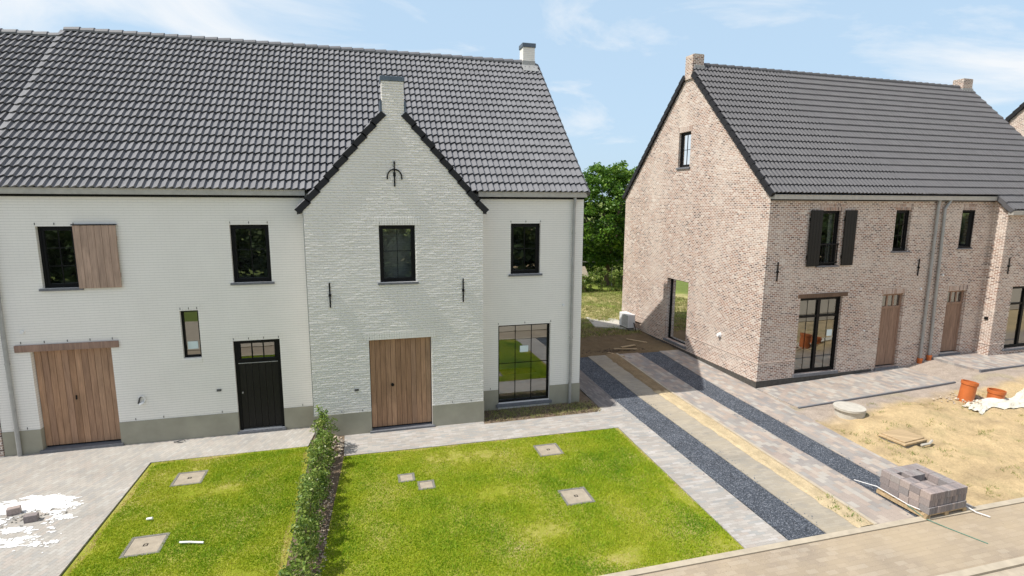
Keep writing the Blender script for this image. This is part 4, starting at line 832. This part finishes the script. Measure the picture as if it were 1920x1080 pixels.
# white plaster spill: irregular thin crust
mb = MB(); st_ = .022; cells_ = []
poly = [(-13.8, -2.5), (-13.09, -2.30), (-12.6, -2.15), (-12.19, -2.22), (-11.75, -2.45), (-11.52, -2.85), (-11.50, -3.25), (-11.8, -3.5), (-11.43, -3.8), (-11.40, -4.35), (-11.62, -4.30), (-12.1, -4.25), (-13.8, -4.5)]
def inp(x, y):
    c = False; j = len(poly)-1
    for i in range(len(poly)):
        a, b = poly[i], poly[j]
        if (a[1] > y) != (b[1] > y) and x < (b[0]-a[0])*(y-a[1])/(b[1]-a[1])+a[0]: c = not c
        j = i
    return c
def edge_d(x, y):
    best = 9
    for i in range(len(poly)):
        a, b = Vector(poly[i-1]), Vector(poly[i]); p = Vector((x, y)); t = max(0, min(1, (p-a).dot(b-a)/(b-a).length_squared)); best = min(best, (p-a-(b-a)*t).length)
    return best
gx = int(2.4/st_); gy = int(2.6/st_)
for i in range(gx):
    for j in range(gy):
        x, y = -13.7+i*st_, -4.6+j*st_; d_ = edge_d(x, y)*(1 if inp(x, y) else -1)
        n_ = .8*vn(x*1.0, y*2.4, 2.2, 1)+.7*vn(x*.8, y*2.6, 5, 2)+.5*vn(x, y*1.6, 13, 3)+.3*vn(x, y, 28, 3); core = math.exp(-(((x+12.30)/.55)**2+((y+3.15)/.33)**2)*1.2); lowk = sm(-3.35, -3.7, y)*.45
        if d_*3+n_*.7 > .22 and n_-core*1.5-lowk*1.5 > -.62+.4*(d_ < .2): mb.add([(x, y, .004+.004*(n_+.5)), (x+st_, y, .004+.004*(n_+.5)), (x+st_, y+st_, .004+.004*(n_+.5)), (x, y+st_, .004+.004*(n_+.5))], [(0, 1, 2, 3)])
tag(mb.build('plaster_spill', 'plaster_white', fix=False), 'white plaster spill dried on the driveway paving around two pavers', 'spill')
chips('spill_rubble', 'dark_edge', 60, lambda q: (-12.25+q.gauss(0, .28), -3.05+q.gauss(0, .16)), .025, 8, 'grey crumbs around the two loose pavers', 'rubble')
mb = MB(); mb.tube([(-9.27, -4.69, .04), (-9.1, -4.74, .05), (-8.87, -4.80, .04)], .018, 6); tag(mb.build('stick', 'plaster_white'), 'short white stick lying on the left lawn', 'stick')
mb = MB(); mb.tube([(-10.08, -3.74, .03), (-9.98, -3.77, .05)], .025, 6); tag(mb.build('stone', 'plaster_white'), 'small white stone on the left lawn between two covers', 'stone')
mb = MB(); mb.tube([(-10.56+.12*math.cos(t), -.17+.05*math.sin(t), .02+.015*math.sin(2*t)) for t in np.linspace(0, 5.6, 18)], .010, 6); tag(mb.build('cable', 'grey_plastic'), 'black cable loop lying at the foot of the white wall', 'cable')
# paver pallet
ang = math.radians(2); PX, PY = 4.03, -7.40
def pl(u, v, z): return (PX+u*math.cos(ang)-v*math.sin(ang), PY+u*math.sin(ang)+v*math.cos(ang), z)
pa = empty('pallet', pl(.5, .5, 0), ang); tag(pa, 'wooden pallet carrying the stacked grey pavers', 'pallet')
for k in range(5): mb = MB(); mb.box(-.51, .51, -.51+k*.2250, -.51+k*.2250+.12, .085, .105); mb.build('deck_board', 'raw_wood', pa)
for k in (-.48, 0, .48): mb = MB(); mb.box(k-.05, k+.05, -.51, .51, .02, .083); mb.build('bearer', 'raw_wood', pa)
mb = MB(); mb.box(-.036, .036, -.098, .098, 0, .138); pv0 = mb.build('paver', 'paver_block', bevel=.006); first = True
r = random.Random(3)
for L in range(3):
    for i in range(13):
        for j in range(5):
            u, v = .035+.075*i+.0, .1+.2*j
            if L == 2 and 4 <= i <= 9 and j in (1, 2, 3): continue
            if L == 2 and i in (2, 3) and j == 3: continue
            if L == 1 and 3 < i < 6 and j == 3: continue
            if first: o = pv0; first = False
            else: o = pv0.copy(); COL.objects.link(o)
            sh_ = (.02, 0, .008)[L]; o.location = pl(u+r.uniform(-.002, .002)+.015, v-sh_+r.uniform(-.004, .004), .107+L*.141); o.rotation_euler = (0, 0, ang+r.uniform(-.015, .015)); tag(o, ('grey paver packed on edge in the bottom layer on the wooden pallet', 'grey paver packed on edge in the middle layer of the pallet stack', 'grey paver in the top layer around the hollow of the pallet stack')[L], 'paver', ('pavers in the bottom layer on the pallet', 'pavers in the middle layer on the pallet', 'pavers in the top layer on the pallet')[L])
for k in range(5):
    o = pv0.copy(); COL.objects.link(o); o.location = pl(.36+k*.076, .70, .107+2*.141); o.rotation_euler = (0, 0, ang); tag(o, 'grey paver in the short row standing in the hollow on top of the pallet', 'paver', 'pavers standing in the hollow of the pallet')
mb = MB(); mb.tube([pl(-.06, 1.5, .05), pl(-.045, 1.0, .16), pl(-.04, .35, .13), pl(-.03, .12, .15)], .009, 5); tag(mb.build('wrapping', 'white_plastic'), 'torn white plastic wrapping along the left side of the paver pallet', 'plastic wrap'); mb = MB(); mb.tube([pl(1.05, .05, .10), pl(1.12, -.12, .04), pl(1.22, -.3, .03)], .012, 5); tag(mb.build('wrapping', 'white_plastic'), 'white plastic wrapping strip trailing from the right corner of the pallet', 'plastic wrap')
mb = MB(); mb.tube([pl(-.05, .35, .12), pl(-.02, .0, .03), pl(.1, -.3, .012), pl(.3, -.85, .010)], .008, 5); tag(mb.build('strap', 'green_strap'), 'green strap trailing from the pallet onto the pavement', 'strap')
# round concrete manhole
mx_, my_ = 6.90, -2.92; hz = height(mx_, my_)+.03
t_ = empty('manhole', (mx_, my_, hz-.05)); tag(t_, 'round concrete manhole ring with tilted lid in the sand', 'manhole')
mb = MB(); mb.tube([(0.03, 0, -.1), (0.03, 0.0001, .20)], .37, 32); mb.build('ring', 'light_concrete', t_); mb = MB(); mb.tube([(0.0, 0, .205), (.0, -.0001, .262)], .40, 36); mb.build('lid', 'light_concrete', t_)
# square lid on an opening
sx, sy = 6.93, -4.50; hz = height(sx, sy); t_ = empty('hatch', (sx, sy, hz), .12); tag(t_, 'square sandy lid propped over a hole in the sand', 'hatch')
mb = MB(); mb.box(-.42, .42, -.32, .32, -.04, .035); mb.build('frame', 'dark_edge', t_); mb = MB(); mb.box(-.44, .40, -.34, .33, .05, .10); mb.build('lid', 'raw_wood', t_, bevel=.01); mb = MB(); mb.box(-.36, .38, -.28, .31, .102, .13); mb.build('top_board', 'raw_wood', t_, bevel=.01)
mb = MB(); mb.tube([(.05, -.42, .04), (.3, -.45, .05), (.55, -.36, .05)], .03, 6); mb.build('edge_strip', 'light_concrete', t_)
# orange pipes
def pipe(x, y, r_, h, tilt, label):
    z = height(x, y)-.06; o_, i_ = [], []; n = 28; mb = MB(); d = Vector((tilt[0], tilt[1], 1)).normalized(); a = d.orthogonal().normalized(); b = d.cross(a); vs = []
    for rad, hh in ((r_, 0), (r_, h-.1), (r_+.02, h-.09), (r_+.02, h), (r_-.012, h), (r_-.012, 0)):
        for k in range(n): vs.append(Vector((0, 0, 0))+d*hh+(a*math.cos(k*2*math.pi/n)+b*math.sin(k*2*math.pi/n))*rad)
    mb.add(vs, [(q*n+k, q*n+(k+1) % n, (q+1)*n+(k+1) % n, (q+1)*n+k) for q in range(5) for k in range(n)]); return tag(mb.build('drain_pipe', 'orange_pvc', None, (x, y, z)), label, 'drain pipe')
pipe(11.0, -3.06, .19, .66, (.14, -.02), 'tall orange plastic drain pipe leaning out of the sand'); pipe(11.85, -3.30, .20, .36, (.05, 0), 'short orange plastic drain pipe stub behind the white tarp')
# tarp
mb = MB(); nx_, ny_ = 44, 24; P = []
for j in range(ny_+1):
    for i in range(nx_+1):
        a, b = i/nx_, j/ny_; x = 10.35+a*3.2+.15*vn(b*3, 1, 2); y = -3.88+b*.55+.18*math.sin(a*7)+(.35*(a-.3))+.12*vn(a*6, 2, 1); P.append((x, y, height(x, y)+.02+.11*abs(vn(a*5, b*3, 1., 2))*math.sin(math.pi*min(1, max(0, b)))+.12*math.exp(-((a-.40)/.09)**2)*math.sin(math.pi*b)+.03*abs(vn(a*14, b*9, 1, 6))))
mb.add(P, [(j*(nx_+1)+i, j*(nx_+1)+i+1, (j+1)*(nx_+1)+i+1, (j+1)*(nx_+1)+i) for j in range(ny_) for i in range(nx_)]); tag(mb.build('tarp', 'tarp', fix=False), 'crumpled cream plastic tarp lying on the sand by the orange pipes', 'tarp')
chips('sand_lumps', 'stone', 150, lambda q: (11.2+q.gauss(0, .45), -3.05+q.gauss(0, .18)), .05, 12, 'clods of sand around the orange pipes', 'clods').location.z = .16
# planks behind
for i, (x, y, rz, L, lab) in enumerate(((4.75, 5.45, -.9, .9, 'loose timber plank on the dirt nearest the brick gable'), (3.10, 3.95, -1.1, .75, 'loose timber plank at the end of the grey gravel strip'), (3.75, 4.45, -.3, .9, 'timber plank lying across others behind the paths'), (3.95, 4.62, .25, .7, 'thin timber plank on top of the debris behind the paths'))):
    mb = MB(); mb.box(-L/2, L/2, -.05, .05, 0, .03); tag(mb.build('plank', 'raw_wood', None, (x, y, height(x, y)+.01+.015*i), rz), lab, 'plank', 'planks on the dirt')
chips('rubble', 'bark', 120, lambda q: (q.uniform(1.2, 4.6), 4.25+abs(q.gauss(0, .22))), .05, 13, 'broken clods at the rear end of the paved strips', 'rubble').location.z = .14
# air conditioner on its pad
ax, ay = bw_(-.42, 7.75)[:2]; hz = height(ax, ay)
sheet('concrete_pad', 'light_concrete', [bw_(-1.7, 8.3)[:2], bw_(-.05, 7.3)[:2], bw_(-.05, 9.6)[:2], bw_(-1.3, 10.3)[:2]], hz+.05, .12)
t_ = empty('heat_pump', (ax, ay, hz+.05), .029); tag(t_, 'white outdoor air conditioning unit beside the brick gable', 'air conditioner')
mb = MB(); mb.box(-.17, .17, -.42, .42, .06, .66); mb.build('casing', 'white_plastic', t_, bevel=.015); mb = MB()
for k in range(14): mb.box(-.178, -.171, -.38, .18, .11+k*.037, .12+k*.037)
mb.build('fan_grille', 'grey_plastic', t_)
for y in (-.3, .3): mb = MB(); mb.box(-.17, .17, y-.03, y+.03, 0, .06); mb.build('foot', 'grey_plastic', t_)
mb = MB(); mb.tube([(.17, -.46, .35), (.2, -.55, .33), (.38, -.58, .3)], .025, 8); mb.tube([(.1, -.43, .3), (.1, -.55, .12), (.12, -.62, -.04)], .02, 8); mb.build('hose', 'iron', t_)

# ------------------------------------------------------------------ back garden trees
def tree(x, y, z, trunk_h, crown, blobs, per, leaf, seed, label, name='tree'):
    r = random.Random(seed); t = empty(name, (x, y, z)); tag(t, label, 'tree'); mb = MB(); (cx, cy, cz), (rx, ry, rz) = crown; C = []
    mb.tube([(0, 0, -.2), (.05, 0, trunk_h*.5), (.0, .05, trunk_h)], .20, 9, r1=.14)
    lim = []
    for k in range(10):
        a = r.uniform(0, 6.28); e = r.uniform(-.1, .95); d = Vector((math.cos(a)*math.cos(e)*rx, math.sin(a)*math.cos(e)*ry, math.sin(e)*rz))*r.uniform(.65, .9); p1 = Vector((cx, cy, cz))+d; p0 = Vector((0, 0, trunk_h*.85)); mid = (p0+p1)/2+Vector((0, 0, .3)); mb.tube([p0, mid, p1], .09, 6, r1=.02)
    for k in range(blobs):
        while True:
            d = Vector((r.gauss(0, 1), r.gauss(0, 1), r.gauss(0, 1))).normalized(); rad = r.uniform(.45, 1.0)**.6
            p = Vector((cx+d.x*rx*rad, cy+d.y*ry*rad, cz+d.z*rz*rad)); lump = noise.noise(d*2.3+Vector((seed, 0, 0)))
            if rad < .86+.35*lump: break
        C.append(tuple(p))
    v, var = leaves(C, per, (.42, .42, .26), leaf, seed, .6); np_mesh('crown', 'tree_leaf', v, 4, var, t); mb.build('trunk', 'bark', t); return t
tree(9.7, 19.2, .2, 2.2, ((0, 0, 4.9), (3.6, 3.2, 3.75)), 620, 46, .21, 11, 'tall leafy green tree behind the gap between the two houses')
tree(4.6, 22.5, .2, 2.0, ((0, 0, 3.5), (3.0, 3.0, 2.4)), 380, 40, .21, 12, 'lower green tree partly hidden behind the white house')
tree(14.2, 22.0, .2, 2.2, ((0, 0, 4.0), (3.4, 3.0, 3.2)), 360, 40, .21, 13, 'green tree mostly hidden behind the brick gable')
for i, (x, h, lab) in enumerate(((6.9, 1.1, 'low shrub beside the white house corner in the back garden row'), (7.6, 1.3, 'second shrub from the left in the back garden row'), (8.35, 1.55, 'tallest shrub in the middle of the back garden row'), (9.15, 1.2, 'fourth shrub from the left in the back garden row'), (9.85, 1.25, 'shrub of the back garden row nearest the brick gable'))):
    t = empty('shrub', (x, 16.9, height(x, 16.9))); tag(t, lab, 'shrub', 'shrubs in a row in the back garden'); r = random.Random(i); C = [(r.gauss(0, .17), r.gauss(0, .2), r.uniform(.1, h)) for _ in range(40)]
    v, var = leaves(C, 22, (.16, .16, .14), .085, 20+i, .55, .1); np_mesh('foliage', 'hedge_leaf', v, 4, var, t); mb = MB()
    for k in range(5): a = r.uniform(0, 6.28); mb.tube([(0, 0, 0), (.2*math.cos(a), .2*math.sin(a), h*.8)], .012, 5, r1=.004)
    mb.build('stem', 'bark', t)
v, var = leaves([(rr.uniform(3, 15), 20.6+rr.uniform(-.5, .8), rr.uniform(.3, 2.6)) for _ in range(520)], 24, (.4, .4, .4), .17, 77, .6, -.15); tag(np_mesh('undergrowth', 'tree_leaf', v, 4, var), 'added undergrowth with darkened leaves, filling the shade below the tree', 'undergrowth', None, 'stuff')  # foliage added behind the trunk, tinted darker to stand for shade
t = empty('fence', (9, 19.0, .15)); tag(t, 'dark wire fence with a top rail below the tree', 'fence'); mb = MB(); mb.tube([(-4, 0, 1.75), (6, 0, 1.78)], .03, 6); mb.build('rail', 'zinc', t)
for k in range(5): mb = MB(); mb.tube([(-4+k*2.5, 0, 0), (-4+k*2.5, 0, 1.8)], .035, 8); mb.build('post', 'zinc', t)
t = empty('shed', (6.5, 17.6, .15)); tag(t, 'small grey roofed shed beyond the white house corner', 'shed'); mb = MB(); mb.box(-.9, .8, -.6, .6, 0, 1.15); mb.build('wall', 'raw_wood', t); mb = MB(); mb.prism([(-1, -.7, 1.1), (-1, .7, 1.1), (-1, 0, 1.65)], (1.95, 0, 0)); mb.build('roof', 'concrete', t)
# woods: behind the garden and across the road (reflected in the panes)
def woods(name, label, x0, x1, y, h, n, seed, depth=5.):
    r = random.Random(seed); C = []
    for k in range(n): x = r.uniform(x0, x1); C.append((x, y+r.uniform(-depth, depth)*.5, r.uniform(.2, 1)*(h*(.75+.35*vn(x, 3, .12)))))
    v, var = leaves(C, 26, (1.3, 1.3, .9), .55, seed, .6); tag(np_mesh(name, 'far_leaf', v, 4, var), label, 'woodland', None, 'stuff')
woods('woodland', 'dark green woodland beyond the garden fence', -10, 40, 34, 4.6, 1500, 31); woods('woodland', 'green trees across the road, mirrored in the window panes', -55, 95, -29, 5.0, 3600, 32)
# distant hill, its blue haze painted into the material
mb = MB(); P = []; n = 60
for j in range(9):
    for i in range(n+1): x = 300+i*28; prof = 118*math.exp(-((x-860)/210)**2)+70*math.exp(-((x-560)/200)**2)+14*vn(x, 1, .012); P.append((x, 1900+j*60, max(-5, prof*math.sin(math.pi*j/8))-5))
mb.add(P, [(j*(n+1)+i, j*(n+1)+i+1, (j+1)*(n+1)+i+1, (j+1)*(n+1)+i) for j in range(8) for i in range(n)]); tag(mb.build('hills', 'hazed_hill', smooth=True, fix=False), kind='structure')
